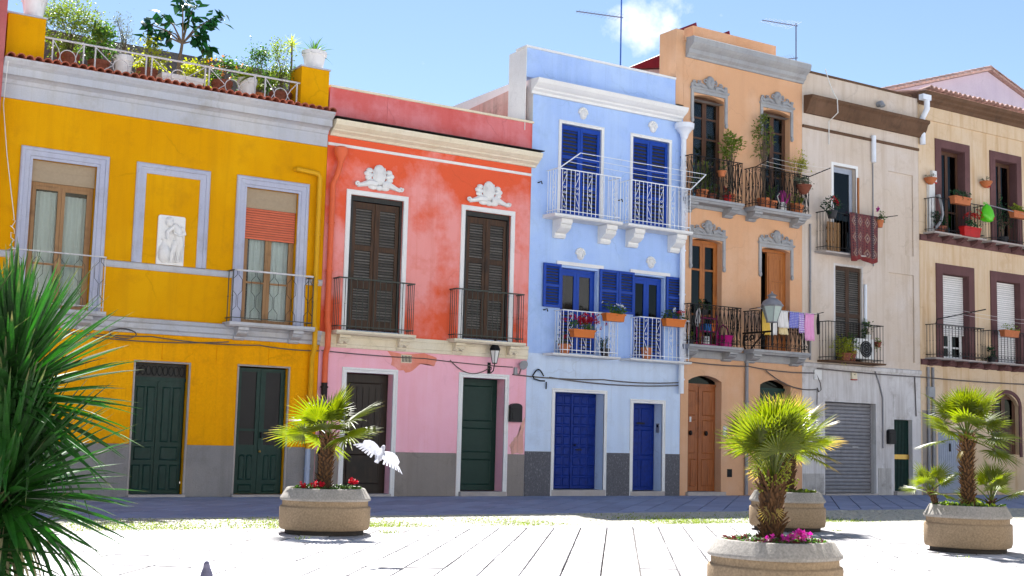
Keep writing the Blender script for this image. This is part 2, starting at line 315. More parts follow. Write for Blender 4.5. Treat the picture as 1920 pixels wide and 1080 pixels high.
def rugmat():
    """kilim weave: rows of lozenges, dark side stripes, red end bands"""
    m, nt, b = shader('woven_kilim_rug')
    uv = nd(nt, 'ShaderNodeUVMap').outputs[0]
    sx = nd(nt, 'ShaderNodeSeparateXYZ', {0: uv})
    def mth(op, *a):
        n = nd(nt, 'ShaderNodeMath', {i: v for i, v in enumerate(a)}, operation=op); return n.outputs[0]
    u, v = sx.outputs[0], sx.outputs[1]
    def loz(nu, nv, th):
        a = mth('ABSOLUTE', mth('SUBTRACT', mth('FRACT', mth('MULTIPLY', u, nu)), .5))
        c = mth('ABSOLUTE', mth('SUBTRACT', mth('FRACT', mth('MULTIPLY', v, nv)), .5))
        return mth('LESS_THAN', mth('ADD', a, c), th)
    base = mixrgb(nt, noise(nt, mapv(nt, uv, (14, 60, 1)), 3, 4), (.075, .013, .018), (.19, .05, .05))
    c = mixrgb(nt, mth('MULTIPLY', loz(9, 17, .30), .8), base, (.05, .018, .03))
    c = mixrgb(nt, mth('MULTIPLY', loz(18, 34, .20), .6), c, (.30, .20, .16))
    c = mixrgb(nt, mth('MULTIPLY', loz(4, 3, .34), .75), c, (.27, .18, .13))
    c = mixrgb(nt, mth('MULTIPLY', loz(4, 3, .20), .85), c, (.10, .03, .05))
    c = mixrgb(nt, mth('MULTIPLY', loz(4, 3, .08), .9), c, (.34, .27, .21))
    for lo, hi in ((.16, .27), (.74, .86)):
        st = mth('MULTIPLY', mth('GREATER_THAN', u, lo), mth('LESS_THAN', u, hi))
        c = mixrgb(nt, mth('MULTIPLY', st, .8), c, mixrgb(nt, loz(9, 22, .27), (.016, .014, .022), (.22, .17, .18)))
    en = mth('LESS_THAN', v, .10)
    c = mixrgb(nt, mth('MULTIPLY', en, .8), c, (.20, .022, .02))
    nt.links.new(c, b.inputs['Base Color']); b.inputs['Roughness'].default_value = .95
    bumpn(nt, b, noise(nt, mapv(nt, uv, (90, 140, 1)), 2, 2), .004, .6)
    return m
M['rug'] = rugmat()

# ------------------------------------------------------------------ mesh helpers
W = {}                                   # world position of every object that parents others
class MB:
    def __init__(s): s.v = []; s.f = []; s.uv = None
    def q(s, *pts):
        n = len(s.v); s.v += [tuple(p) for p in pts]; s.f.append(tuple(range(n, n+len(pts)))); return s
    def box(s, x0, x1, y0, y1, z0, z1):
        n = len(s.v)
        s.v += [(x0, y0, z0), (x1, y0, z0), (x1, y1, z0), (x0, y1, z0), (x0, y0, z1), (x1, y0, z1), (x1, y1, z1), (x0, y1, z1)]
        s.f += [tuple(n+i for i in f) for f in ((0, 3, 2, 1), (4, 5, 6, 7), (0, 1, 5, 4), (1, 2, 6, 5), (2, 3, 7, 6), (3, 0, 4, 7))]
        return s
    def B(s, x0, x1, p0, p1, z0, z1):     # p = distance out of the facade plane
        return s.box(x0, x1, -p1, -p0, z0, z1)
    def prism(s, prof, x0, x1):           # closed profile of (p, z), extruded along x
        n = len(s.v); k = len(prof)
        s.v += [(x0, -p, z) for p, z in prof] + [(x1, -p, z) for p, z in prof]
        for i in range(k):
            j = (i+1) % k; s.f.append((n+i, n+j, n+k+j, n+k+i))
        s.f += [tuple(n+i for i in range(k-1, -1, -1)), tuple(n+k+i for i in range(k))]
        return s
    def plate(s, prof, y0, y1):           # closed outline of (x, z), extruded along y
        n = len(s.v); k = len(prof)
        s.v += [(x, y0, z) for x, z in prof] + [(x, y1, z) for x, z in prof]
        for i in range(k):
            j = (i+1) % k; s.f.append((n+j, n+i, n+k+i, n+k+j))
        s.f += [tuple(n+i for i in range(k)), tuple(n+k+i for i in range(k-1, -1, -1))]
        return s
    def tube(s, pts, r, n=6, closed=False, flat=1.0):
        pts = [Vector(p) for p in pts]; k = len(pts); base = len(s.v)
        rr = r if isinstance(r, (list, tuple)) else [r]*k
        prev = None
        for i, p in enumerate(pts):
            if closed: t = (pts[(i+1) % k]-pts[i-1])
            else: t = pts[min(i+1, k-1)]-pts[max(i-1, 0)]
            t = t.normalized() if t.length > 1e-9 else Vector((0, 0, 1))
            if prev is None:
                a = Vector((0, 0, 1)) if abs(t.z) < .9 else Vector((1, 0, 0))
                u = t.cross(a).normalized()
            else:
                u = (prev - t*prev.dot(t)); u = u.normalized() if u.length > 1e-6 else t.orthogonal().normalized()
            prev = u; w = t.cross(u)
            for j in range(n):
                a = 2*math.pi*j/n; s.v.append(tuple(p+u*(math.cos(a)*rr[i])+w*(math.sin(a)*rr[i]*flat)))
        for i in range(k if closed else k-1):
            i2 = (i+1) % k
            for j in range(n):
                j2 = (j+1) % n
                s.f.append((base+i*n+j, base+i*n+j2, base+i2*n+j2, base+i2*n+j))
        if not closed:
            s.f += [tuple(base+j for j in range(n-1, -1, -1)), tuple(base+(k-1)*n+j for j in range(n))]
        return s
    def lathe(s, c, prof, n=16, se=2.0, rot=0.0, cap=True):   # profile (r, z); se > 2 gives a rounded square
        base = len(s.v); k = len(prof)
        for r, z in prof:
            for j in range(n):
                a = 2*math.pi*j/n; ca, sa = math.cos(a), math.sin(a)
                f = (abs(ca)**se+abs(sa)**se)**(-1/se)
                s.v.append((c[0]+r*f*math.cos(a+rot), c[1]+r*f*math.sin(a+rot), c[2]+z))
        for i in range(k-1):
            for j in range(n):
                j2 = (j+1) % n
                s.f.append((base+i*n+j, base+i*n+j2, base+(i+1)*n+j2, base+(i+1)*n+j))
        if cap:
            s.f += [tuple(base+j for j in range(n-1, -1, -1)), tuple(base+(k-1)*n+j for j in range(n))]
        return s
    def ell(s, c, r, n=10, m=6, rotz=0.0):
        base = len(s.v); cr, sr = math.cos(rotz), math.sin(rotz)
        for i in range(1, m):
            t = math.pi*i/m
            for j in range(n):
                a = 2*math.pi*j/n; x, z = r[0]*math.sin(t)*math.cos(a), r[2]*math.cos(t); y = r[1]*math.sin(t)*math.sin(a)
                s.v.append((c[0]+x*cr-z*sr, c[1]+y, c[2]+x*sr+z*cr))
        top = len(s.v); s.v.append((c[0]-r[2]*sr, c[1], c[2]+r[2]*cr)); s.v.append((c[0]+r[2]*sr, c[1], c[2]-r[2]*cr))
        for j in range(n):
            j2 = (j+1) % n
            s.f.append((top, base+j, base+j2)); s.f.append((top+1, base+(m-2)*n+j2, base+(m-2)*n+j))
            for i in range(m-2): s.f.append((base+i*n+j, base+(i+1)*n+j, base+(i+1)*n+j2, base+i*n+j2))
        return s
    def mesh(s, name, mat, smooth=False, c=(0, 0, 0)):
        me = bpy.data.meshes.new(name)
        me.from_pydata([(a-c[0], b-c[1], d-c[2]) for a, b, d in s.v], [], s.f)
        me.materials.append(M[mat] if isinstance(mat, str) else mat)
        if smooth:
            me.polygons.foreach_set('use_smooth', [True]*len(me.polygons))
            if smooth != 'all' and hasattr(me, 'set_sharp_from_angle'): me.set_sharp_from_angle(angle=R(42))
        return me
    def build(s, name, mat, parent=None, smooth=False, base=False):
        xs, ys, zs = zip(*s.v)
        c = ((min(xs)+max(xs))/2, (min(ys)+max(ys))/2, min(zs) if base else (min(zs)+max(zs))/2)
        return inst(s.mesh(name, mat, smooth, c), name, c, parent)
def inst(me, name, loc, parent=None, rot=None, scale=None):
    o = bpy.data.objects.new(name, me); col.objects.link(o)
    loc = Vector(loc); W[o.name] = loc
    if parent is not None: o.parent = parent; o.location = loc-W[parent.name]
    else: o.location = loc
    if rot is not None: o.rotation_euler = rot
    if scale is not None: o.scale = scale if hasattr(scale, '__len__') else (scale,)*3
    return o
def tag(o, label, cat, group=None):
    o['label'] = label; o['category'] = cat
    if group: o['group'] = group
    return o
def thing(name, label, cat, loc, group=None):
    return tag(inst(None, name, loc), label, cat, group)
def struct(o): o['kind'] = 'structure'; return o
def stuff(o): o['kind'] = 'stuff'; return o
U = random.uniform

# ------------------------------------------------------------------ building parts
def wall_mesh(mb, x0, x1, z0, z1, holes, y=0.0):
    """front face with openings (hx0, hx1, hz0, hz1, depth) and their reveals"""
    hs = [h for h in holes if h[2] < z1 and h[3] > z0 and h[0] < x1 and h[1] > x0]
    xs = sorted({x0, x1} | {min(max(v, x0), x1) for h in hs for v in h[:2]})
    zs = sorted({z0, z1} | {min(max(v, z0), z1) for h in hs for v in h[2:4]})
    for a, b in zip(xs, xs[1:]):
        for c, d in zip(zs, zs[1:]):
            if any(h[0] <= a+1e-6 and h[1] >= b-1e-6 and h[2] <= c+1e-6 and h[3] >= d-1e-6 for h in hs): continue
            mb.q((a, y, c), (b, y, c), (b, y, d), (a, y, d))
    for a, b, c, d, e in hs:
        c, d = max(c, z0), min(d, z1); Y = y+e
        mb.q((a, y, c), (a, y, d), (a, Y, d), (a, Y, c)); mb.q((b, y, d), (b, y, c), (b, Y, c), (b, Y, d))
        if d < z1 or True: mb.q((a, y, d), (b, y, d), (b, Y, d), (a, Y, d))
        mb.q((b, y, c), (a, y, c), (a, Y, c), (b, Y, c))
def shell(name, root, x0, x1, zt, mat, sections, holes, depth=8.0, roof='flatroof', y=0.0, zb=None):
    """walls of a house: front in sections [(z0, z1, material)], one mesh each, then sides, back and roof"""
    for z0, z1, m in sections:
        mb = MB(); wall_mesh(mb, x0, x1, z0, z1, holes, y); mb.build('wall', m, root)
    zt = zb or zt; mb = MB()
    mb.q((x0, y, 0), (x0, y, zt), (x0, depth, zt), (x0, depth, 0)); mb.q((x1, y, zt), (x1, y, 0), (x1, depth, 0), (x1, depth, zt))
    mb.q((x1, depth, 0), (x0, depth, 0), (x0, depth, zt), (x1, depth, zt))
    mb.build('side_wall', mat, root)
    zr = zt-.35
    MB().q((x0, y, zr), (x1, y, zr), (x1, depth, zr), (x0, depth, zr)).build('roof', roof, root)
def surround(root, x0, x1, z0, z1, w, prof, mat, name='window_surround', bottom=False):
    """moulded frame round an opening; prof = [(fraction of w, projection)] from outside to inside"""
    mb = MB()
    rings = []
    for f, p in prof:
        d = w*(1-f)
        pts = [(x0-d, z0), (x0-d, z1+d), (x1+d, z1+d), (x1+d, z0)]
        if bottom: pts = [(x0-d, z0-d), (x0-d, z1+d), (x1+d, z1+d), (x1+d, z0-d)]
        rings.append([(x, -p, z) for x, z in pts])
    rings = [[(x, .02, z) for x, _, z in rings[0]]] + rings + [[(x, .02, z) for x, _, z in rings[-1]]]
    n = len(mb.v)
    for r in rings: mb.v += r
    for i in range(len(rings)-1):
        a, b = n+i*4, n+(i+1)*4
        for j in ((0, 1), (1, 2), (2, 3)) + (((3, 0),) if bottom else ()):
            mb.f.append((a+j[0], a+j[1], b+j[1], b+j[0]))
    if not bottom:
        mb.f.append(tuple(n+i*4 for i in range(len(rings)))); mb.f.append(tuple(n+i*4+3 for i in reversed(range(len(rings)))))
    return mb.build(name, mat, root)
def french_window(root, x0, x1, z0, z1, y, mat, leaves=2, bars=(), glass='glass', st=.07, curtain=None, solid_below=None, name='window', openleaf=None):
    """casement of stiles and rails; panes and curtains are its pieces"""
    mb = MB(); t = .05
    mb.box(x0, x0+st*.7, y, y+t+.03, z0, z1).box(x1-st*.7, x1, y, y+t+.03, z0, z1).box(x0+st*.7, x1-st*.7, y, y+t+.03, z1-st, z1)
    a0, a1 = x0+st*.7, x1-st*.7; wl = (a1-a0)/leaves; zt = z1-st
    levels = [z0] + [z0+(zt-z0)*b for b in bars] + [zt]
    panes = []
    for i in range(leaves):
        l, r = a0+i*wl+.003, a0+(i+1)*wl-.003
        mb.box(l, l+st, y-.012, y+t-.012, z0, zt-.004); mb.box(r-st, r, y-.012, y+t-.012, z0, zt-.004)
        for k, z in enumerate(levels):
            h = st if k in (0, len(levels)-1) else st*.6
            zz = z if k == 0 else (z-h/2 if k < len(levels)-1 else zt-h-.006)
            mb.box(l+st, r-st, y-.009, y+t-.015, zz, zz+h)
        for k in range(len(levels)-1): panes.append((l+st-.005, r-st+.005, levels[k]+.03, levels[k+1]-.03, k))
    o = mb.build(name, mat, root)
    for l, r, c, d, k in panes:
        if solid_below and d <= solid_below+.05: MB().box(l, r, y+.005, y+.025, c, d).build('panel', mat, o)
        else: MB().box(l, r, y+.012, y+.017, c, d).build('pane', glass, o)
    MB().q((x0, y+.2, z0), (x0, y+1.3, z0), (x0, y+1.3, z1), (x0, y+.2, z1)).q((x1, y+.2, z0), (x1, y+1.3, z0), (x1, y+1.3, z1), (x1, y+.2, z1)).q((x0, y+1.3, z0), (x1, y+1.3, z0), (x1, y+1.3, z1), (x0, y+1.3, z1)).q((x0, y+.2, z1), (x1, y+.2, z1), (x1, y+1.3, z1), (x0, y+1.3, z1)).q((x0, y+.2, z0), (x1, y+.2, z0), (x1, y+1.3, z0), (x0, y+1.3, z0)).build('room_shade', 'room_shade', o)  # near-black box: shade of the unlit interior is in its colour
    if curtain:
        for l, r, zt2 in curtain:
            n = 22; mb = MB()
            for i in range(n):
                f = [l+(r-l)*(i+k)/n for k in (0, 1)]
                yy = [y+.13+.022*math.sin(x*46+math.sin(x*13)) for x in f]
                mb.q((f[0], yy[0], z0), (f[1], yy[1], z0), (f[1], yy[1], zt2), (f[0], yy[0], zt2))
            mb.build('curtain', 'curtain', o, 'all')
    return o
SLATS = {}
def slat_mesh(w, h, mat, tilt=.55, th=.008):
    key = (round(w, 3), round(h, 3), mat)
    if key not in SLATS:
        c, s = math.cos(tilt), math.sin(tilt); mb = MB()
        pr = [(-h/2*s-th/2*c, -h/2*c+th/2*s), (-h/2*s+th/2*c, -h/2*c-th/2*s), (h/2*s+th/2*c, h/2*c-th/2*s), (h/2*s-th/2*c, h/2*c+th/2*s)]
        mb.prism([(-a, b) for a, b in pr], -w/2, w/2)
        SLATS[key] = mb.mesh('slat', mat)
    return SLATS[key]
def louvre(root, x0, x1, z0, z1, y, mat, smat, sections, st=.07, pitch=.058, t=.04, name='shutter'):
    """one shutter leaf: stiles and rails with slats between; sections = [(f0, f1)] louvred spans of the height"""
    mb = MB()
    mb.box(x0, x0+st, y, y+t, z0, z1).box(x1-st, x1, y, y+t, z0, z1)
    H = z1-z0; edges = [0.0]
    zs = [(z0+H*a, z0+H*b) for a, b in sections]
    cur = z0
    for a, b in zs:
        mb.box(x0+st, x1-st, y+.003, y+t-.003, cur, a); cur = b
    mb.box(x0+st, x1-st, y+.003, y+t-.003, cur, z1)
    o = mb.build(name, mat, root)
    me = slat_mesh(x1-x0-2*st-.004, pitch*.74, smat, .75)
    for a, b in zs:
        n = max(1, int((b-a)/pitch)); pz = (b-a)/n
        for i in range(n): inst(me, 'slat', ((x0+x1)/2, y+t/2, a+pz*(i+.5)), o)
    MB().box(x0+.01, x1-.01, y+t+.004, y+t+.008, z0+.01, z1-.01).build('backing', 'black_wood_and_shade', o)  # black sheet: the shade behind the slats is painted
    return o
def roller(root, x0, x1, z0, z1, y, mat, pitch, name='roller_shutter', depth=.018):
    n = max(2, round((z1-z0)/pitch)); pz = (z1-z0)/n
    key = ('r', round(x1-x0, 3), round(pz, 3), mat)
    if key not in SLATS:
        g_ = min(.005, pz*.09); pr = [(0, -pz/2+g_), (depth*.6, -pz/2+g_), (depth, -pz*.15), (depth, pz*.15), (depth*.6, pz/2-g_), (0, pz/2-g_)]
        SLATS[key] = MB().prism(pr, -(x1-x0)/2, (x1-x0)/2).mesh('slat', mat)
    o = MB().box(x0, x1, y, y+.01, z0, z1).build(name, 'black_wood_and_shade' if depth > .01 else mat, root)  # black backing puts the shade of the slat gaps into colour
    for i in range(n): inst(SLATS[key], 'slat', ((x0+x1)/2, y-.001, z0+pz*(i+.5)), o)
    return o
def raised_panel(o, x0, x1, z0, z1, y, mat, h=.018, b=.03, name='panel', arch=0.0):
    mb = MB()
    out = [(x0, z0), (x1, z0), (x1, z1)] + ([(x0+(x1-x0)*.75, z1+arch), (x0+(x1-x0)*.25, z1+arch)] if arch else []) + [(x0, z1)]
    cx, cz = (x0+x1)/2, (z0+z1)/2
    inn = [(cx+(x-cx)*max(.1, 1-2*b/(x1-x0)), cz+(z-cz)*max(.1, 1-2*b/(z1-z0))) for x, z in out]
    mid = [(cx+(x-cx)*max(.1, 1-.8*b/(x1-x0)), cz+(z-cz)*max(.1, 1-.8*b/(z1-z0))) for x, z in out]
    k = len(out); mb.v += [(x, y-.002, z) for x, z in out] + [(x, y-h*.9, z) for x, z in mid] + [(x, y-h*.25, z) for x, z in inn]
    for r in (0, 1):
        for i in range(k):
            j = (i+1) % k; mb.f.append((r*k+i, r*k+j, r*k+k+j, r*k+k+i))
    mb.f.append(tuple(2*k+i for i in range(k)))
    return mb.build(name, mat, o)
def door_leafs(root, x0, x1, z0, z1, y, mat, leaves, panels, label=None, pm=None, knob=None):
    """panels = [(fx0, fx1, fz0, fz1)] in fractions of one leaf"""
    mb = MB(); w = (x1-x0)/leaves
    for i in range(leaves): mb.box(x0+i*w+.004, x0+(i+1)*w-.004, y, y+.05, z0+.01, z1)
    if leaves == 2: mb.box((x0+x1)/2-.03, (x0+x1)/2+.03, y-.022, y-.001, z0+.012, z1-.01)
    o = mb.build('door', mat, root)
    if label: o['label'] = label
    for i in range(leaves):
        for a, b, c, d in panels:
            if leaves == 2 and i == 1: a, b = 1-b, 1-a
            raised_panel(o, x0+i*w+a*w, x0+i*w+b*w, z0+c*(z1-z0), z0+d*(z1-z0), y, pm or mat)
    if knob:
        kx, kz, km = knob
        mb = MB().ell((kx, y-.07, kz), (.028, .022, .028), 8, 6).box(kx-.012, kx+.012, y-.06, y+.001, kz-.012, kz+.012)
        mb.build('door_knob', km, o, True)
    return o
def opening_frame(root, x0, x1, z0, z1, w, p, mat, name='door_surround'):
    return surround(root, x0, x1, z0, z1, w, [(0, p), (.35, p+.012), (.5, p), (1, p)], mat, name)
def spiral(cx, cz, r0, r1, a0, a1, y, n=14):
    return [(cx+math.cos(a)*(r0+(r1-r0)*t), y, cz+math.sin(a)*(r0+(r1-r0)*t)) for t in [i/(n-1) for i in range(n)] for a in [a0+(a1-a0)*t]]
BARS = {}
def bar_mesh(h, r, mat, knuckle=True):
    key = (round(h, 3), r, mat)
    if key not in BARS:
        mb = MB().tube([(0, 0, -h/2), (0, 0, h/2)], r, 6)
        if knuckle: mb.ell((0, 0, 0), (r*2, r*2, r*1.6), 6, 4)
        BARS[key] = mb.mesh('baluster', mat)
    return BARS[key]
def scroll_mesh(key, w, h, r, mat, kind):
    k = (key, round(w, 3), round(h, 3), mat)
    if k not in BARS:
        mb = MB()
        if kind == 'S':       # two C scrolls back to back with diagonals
            for s in (1, -1):
                q = w*.34
                mb.tube(spiral(0, s*h*.07, q*.15, q, math.pi*.1*s, math.pi*2.2*s, 0), r, 5)
                mb.tube([(-w*.4, 0, s*h*.12), (w*.42, 0, s*h*.36)], r, 5)
                mb.tube(spiral(w*.12, s*h*.41, q*.12, q*.8, -math.pi*.6*s, math.pi*1.3*s, 0), r, 5)
        elif kind == 'X':     # crossing diagonals, small curls at both ends and a knot in the middle
            mb.tube([(-w*.45, 0, -h*.36), (w*.45, 0, h*.36)], r*.8, 5); mb.tube([(w*.45, 0, -h*.36), (-w*.45, 0, h*.36)], r*.8, 5)
            for s in (1, -1):
                for e in (1, -1): mb.tube(spiral(e*w*.24, s*h*.43, w*.05, w*.22, 0, e*math.pi*1.7, 0, 9), r*.8, 4)
                mb.tube(spiral(0, s*h*.05, w*.05, w*.24, 0, math.pi*1.8, 0, 9), r*.8, 4)
        BARS[k] = mb.mesh('scroll', mat)
    return BARS[k]
def balcony(root, xa, xb, z0, z1, p, mat, slab=None, n=13, style='plain', r=.009, label=None, side=3, zs=.05, slab_x=None, slab_mat='cream', lower_rail=.06, hand=.016):
    """slab with railing: handrail, lower rail, every baluster and scroll is a piece of its own"""
    sx0, sx1 = slab_x or (xa-.06, xb+.06)
    mb = MB()
    if slab: mb.prism(slab, sx0, sx1)
    else: mb.B(sx0, sx1, .002, p+.06, z0-zs-.03, z0-.03)
    o = mb.build('balcony', slab_mat, root)
    if label: o['label'] = label
    path = [(xa, 0, 0), (xa, -p, 0), (xb, -p, 0), (xb, 0, 0)]
    for z, nm, rr in ((z1, 'handrail', hand), (z0+lower_rail, 'lower_rail', hand*.75)):
        mb = MB().box(xa-rr, xb+rr, -p-rr, -p+rr, z-rr*.7, z+rr*.7).box(xa-rr, xa+rr, -p+rr, 0, z-rr*.7, z+rr*.7).box(xb-rr, xb+rr, -p+rr, 0, z-rr*.7, z+rr*.7)
        mb.build(nm, mat, o)
    h = z1-z0+.02; me = bar_mesh(h, r, mat); zc = (z0+z1)/2-.012
    for i in range(n+1): inst(me, 'baluster', (xa+(xb-xa)*i/n, -p, zc), o)
    for xx in (xa, xb):
        for k in range(1, side+1): inst(me, 'baluster', (xx, -p+p*k/(side+.4), zc), o)
    g = (xb-xa)/n; zm = (z0+lower_rail+z1)/2; hh = z1-z0-lower_rail
    if style == 'scroll':
        sm = scroll_mesh('S', g, hh, r*.75, mat, 'S')
        for i in range(n):
            if i % 3 == 1: inst(sm, 'scroll', (xa+g*(i+.5), -p, zm), o)
        inst(sm, 'scroll', (xb, -p*.6, zm), o, (0, 0, R(90))); inst(sm, 'scroll', (xa, -p*.6, zm), o, (0, 0, R(90)))
    if style == 'ornate':
        sm = scroll_mesh('X', g, hh, r*.8, mat, 'X')
        for i in range(n):
            inst(sm, 'scroll', (xa+g*(i+.5), -p, zm), o)
        for xx in (xa, xb):
            for k in (.3, .75): inst(sm, 'scroll', (xx, -p*k, zm), o, (0, 0, R(90)))
    if style == 'hoops':
        hm = BARS.setdefault(('hoop', round(g, 3), mat), MB().tube([(math.cos(a)*g*.36, 0, math.sin(a)*g*.36) for a in [i*math.pi/5 for i in range(10)]], r*.6, 4, closed=True).mesh('hoop', mat))
        for i in range(n):
            inst(hm, 'hoop', (xa+g*(i+.5), -p, z1-g*.42), o); inst(hm, 'hoop', (xa+g*(i+.5), -p, z0+lower_rail+g*.42), o)
    return o
def honeycomb(o, xa, xb, z0, z1, p, mat):
    """wire netting of long hexagons, one strand at a time"""
    n = 9; g = (xb-xa)/n
    for i in range(n+1):
        x = xa+g*i; pts = []
        rows = [0, .14, .24, .48, .58, .82, .92, 1]; off = [0, 0, 1, 1, 0, 0, 1, 1]
        s = 1 if i % 2 == 0 else -1
        for t, e in zip(rows, off): pts.append((min(max(x+s*(g*.42*(1 if e else -.0)), xa), xb), -p, z0+(z1-z0)*t))
        MB().tube(pts, .006, 5).build('strand', mat, o)
def corbel(root, xc, w, z1, h, p, mat, name='corbel'):
    pr = [(.004, z1-h), (p*.22, z1-h*1.0), (p*.34, z1-h*.86), (p*.30, z1-h*.74), (p*.55, z1-h*.66), (p*.82, z1-h*.5), (p*.9, z1-h*.36), (p*.84, z1-h*.3), (p*.95, z1-h*.26), (p, z1-h*.2), (p, z1), (.004, z1)]
    o = MB().prism(pr, xc-w/2, xc+w/2).build(name, mat, root)
    return o
def downpipe(root, pts, r, mat, bands=(), name='downpipe'):
    o = MB().tube(pts, r, 10).build(name, mat, root, True)
    for (x, y, z) in bands: MB().lathe((x, y, z-.02), [(r*1.0, 0), (r*1.25, 0), (r*1.25, .04), (r*1.0, .04)], 10).build('bracket', mat, o, True)
    return o
def arc_pts(p0, p1, sag, n=14):
    p0, p1 = Vector(p0), Vector(p1)
    return [p0.lerp(p1, t)+Vector((0, 0, -4*sag*t*(1-t))) for t in [i/n for i in range(n+1)]]
def cable(label, segs, r=.012, mat='cable', name='cable'):
    mb = MB()
    for a in segs: mb.tube(a, r, 5)
    return tag(mb.build(name, mat, None, True), label, 'cable', None)

# ------------------------------------------------------------------ plant helpers
def leaf(mb, b, d, L, Wd, rnd, droop=.25, fold=.25):
    d = d.normalized(); s = d.cross(Vector((0, 0, 1)))
    s = s.normalized() if s.length > .05 else Vector((1, 0, 0))
    s = (s*math.cos(rnd)+d.cross(s)*math.sin(rnd)).normalized(); n = s.cross(d)
    m = b+d*L*.5+n*(L*.06); t = b+d*L+Vector((0, 0, -droop*L))
    k = len(mb.v)
    mb.v += [tuple(b), tuple(m+s*Wd*.5-n*fold*Wd), tuple(t), tuple(m-s*Wd*.5-n*fold*Wd), tuple(m)]
    mb.f += [(k, k+1, k+4), (k+1, k+2, k+4), (k+2, k+3, k+4), (k+3, k, k+4)]
def bush(c, r, n, L, Wd, rng, clumps=9, up=.35, spread=.42):
    """leaves gathered in clumps inside an ellipsoid; returns foliage and the clump centres"""
    mb = MB(); c = Vector(c); r = Vector(r); cs = []
    for _ in range(clumps):
        while True:
            q = Vector((rng.uniform(-1, 1), rng.uniform(-1, 1), rng.uniform(-1, 1)))
            if .25 < q.length < .95: break
        cs.append((Vector((c.x+q.x*r.x, c.y+q.y*r.y, c.z+q.z*r.z)), rng.uniform(.6, 1.25)))
    for i in range(n):
        cc, sz = cs[i % clumps]
        q = Vector((rng.gauss(0, 1), rng.gauss(0, 1), rng.gauss(0, 1)))*.55*spread*sz
        b = cc+Vector((q.x*r.x, q.y*r.y, q.z*r.z))
        d = (b-c)*.6+Vector((rng.uniform(-1, 1), rng.uniform(-1, 1), rng.uniform(-.6, .8)+up))*r.length*.5
        leaf(mb, b, d, L*rng.uniform(.6, 1.3), Wd*rng.uniform(.7, 1.25), rng.uniform(-1.2, 1.2))
    return mb, [a for a, _ in cs]
def branches(base, tips, r, rng, fork=.45):
    mb = MB(); base = Vector(base)
    for t in tips:
        m = base.lerp(t, fork)+Vector((rng.uniform(-.05, .05), rng.uniform(-.05, .05), (t.z-base.z)*.12))
        m.x = base.x+(m.x-base.x)*.55; m.y = base.y+(m.y-base.y)*.55
        mb.tube([base, base.lerp(m, .55), m, t], [r, r*.8, r*.6, r*.25], 5)
    return mb
def pot(root, c, r, h, mat, kind='round', L=None):
    if kind == 'round':
        mb = MB().lathe(c, [(r*.70, 0), (r*.95, h*.80), (r*1.04, h*.80), (r*1.06, h), (r*.93, h), (r*.90, h*.88), (.01, h*.88)], 18, cap=False)
        mb.f.append(tuple(range(17, -1, -1)))
        o = mb.build('pot', mat, root, True)
    elif kind == 'bowl':
        mb = MB().lathe(c, [(r*.35, 0), (r*.7, h*.35), (r*.95, h*.8), (r*1.03, h*.84), (r*1.03, h), (r*.92, h), (r*.88, h*.86), (.01, h*.86)], 18, cap=False)
        mb.f.append(tuple(range(17, -1, -1)))
        o = mb.build('pot', mat, root, True)
    else:
        w = r; x0, x1 = c[0]-L/2, c[0]+L/2; mb = MB(); t = .02; b = .85
        lo = [(c[0]+(x-c[0])*.93, c[1]+y*b) for x, y in ((x0, -w), (x1, -w), (x1, w), (x0, w))]
        hi = [(x0, c[1]-w), (x1, c[1]-w), (x1, c[1]+w), (x0, c[1]+w)]
        rm = [(x0-t, c[1]-w-t), (x1+t, c[1]-w-t), (x1+t, c[1]+w+t), (x0-t, c[1]+w+t)]
        inn = [(x0+t, c[1]-w+t), (x1-t, c[1]-w+t), (x1-t, c[1]+w-t), (x0+t, c[1]+w-t)]
        rings = [(lo, 0), (hi, h*.78), (rm, h*.78), (rm, h), (inn, h), (inn, h*.85)]
        for ring, z in rings: mb.v += [(x, y, c[2]+z) for x, y in ring]
        for i in range(len(rings)-1):
            for j in range(4): mb.f.append((i*4+j, i*4+(j+1) % 4, i*4+4+(j+1) % 4, i*4+4+j))
        mb.f += [(3, 2, 1, 0), tuple(20+j for j in range(4))]
        o = mb.build('pot', mat, root)
    return o
def blossoms(mb, c, r, n, size, rng):
    for _ in range(n):
        p = Vector((c[0]+rng.gauss(0, .5)*r[0], c[1]+rng.gauss(0, .5)*r[1], c[2]+rng.gauss(0, .5)*r[2]))
        nn = Vector((rng.uniform(-1, 1), rng.uniform(-1.4, .4), rng.uniform(-.2, 1))).normalized(); u = nn.orthogonal().normalized(); w = nn.cross(u)
        for k in range(5):
            a = k*2*math.pi/5+rng.uniform(-.2, .2); d = u*math.cos(a)+w*math.sin(a)+nn*.35
            leaf(mb, p, d, size, size*.9, 0, 0, .1)
def potted(name, label, cat, c, pr, ph, pmat, cr, cc_h, n, L, Wd, lmat, seed, group=None, kind='round', PL=None, stem=.012, flower=None, clumps=9, up=.35, spread=.42, bark='bark'):
    """plant in a pot: pot, stems, foliage and blossoms"""
    rng = random.Random(seed); root = thing(name, label, cat, c, group)
    if pr: pot(root, c, pr, ph, pmat, kind, PL)
    base = (c[0], c[1], c[2]+ph*.85); ctr = (c[0], c[1], c[2]+ph+cc_h)
    fo, tips = bush(ctr, cr, n, L, Wd, rng, clumps, up, spread)
    if stem: branches(base, tips, stem, rng).build('stems', bark, root, True)
    fo.build('foliage', lmat, root)
    if flower:
        fm, fn, fs, off, fr = flower
        mb = MB(); blossoms(mb, (ctr[0]+off[0], ctr[1]+off[1], ctr[2]+off[2]), fr, fn, fs, rng); mb.build('blossoms', fm, root)
    return root

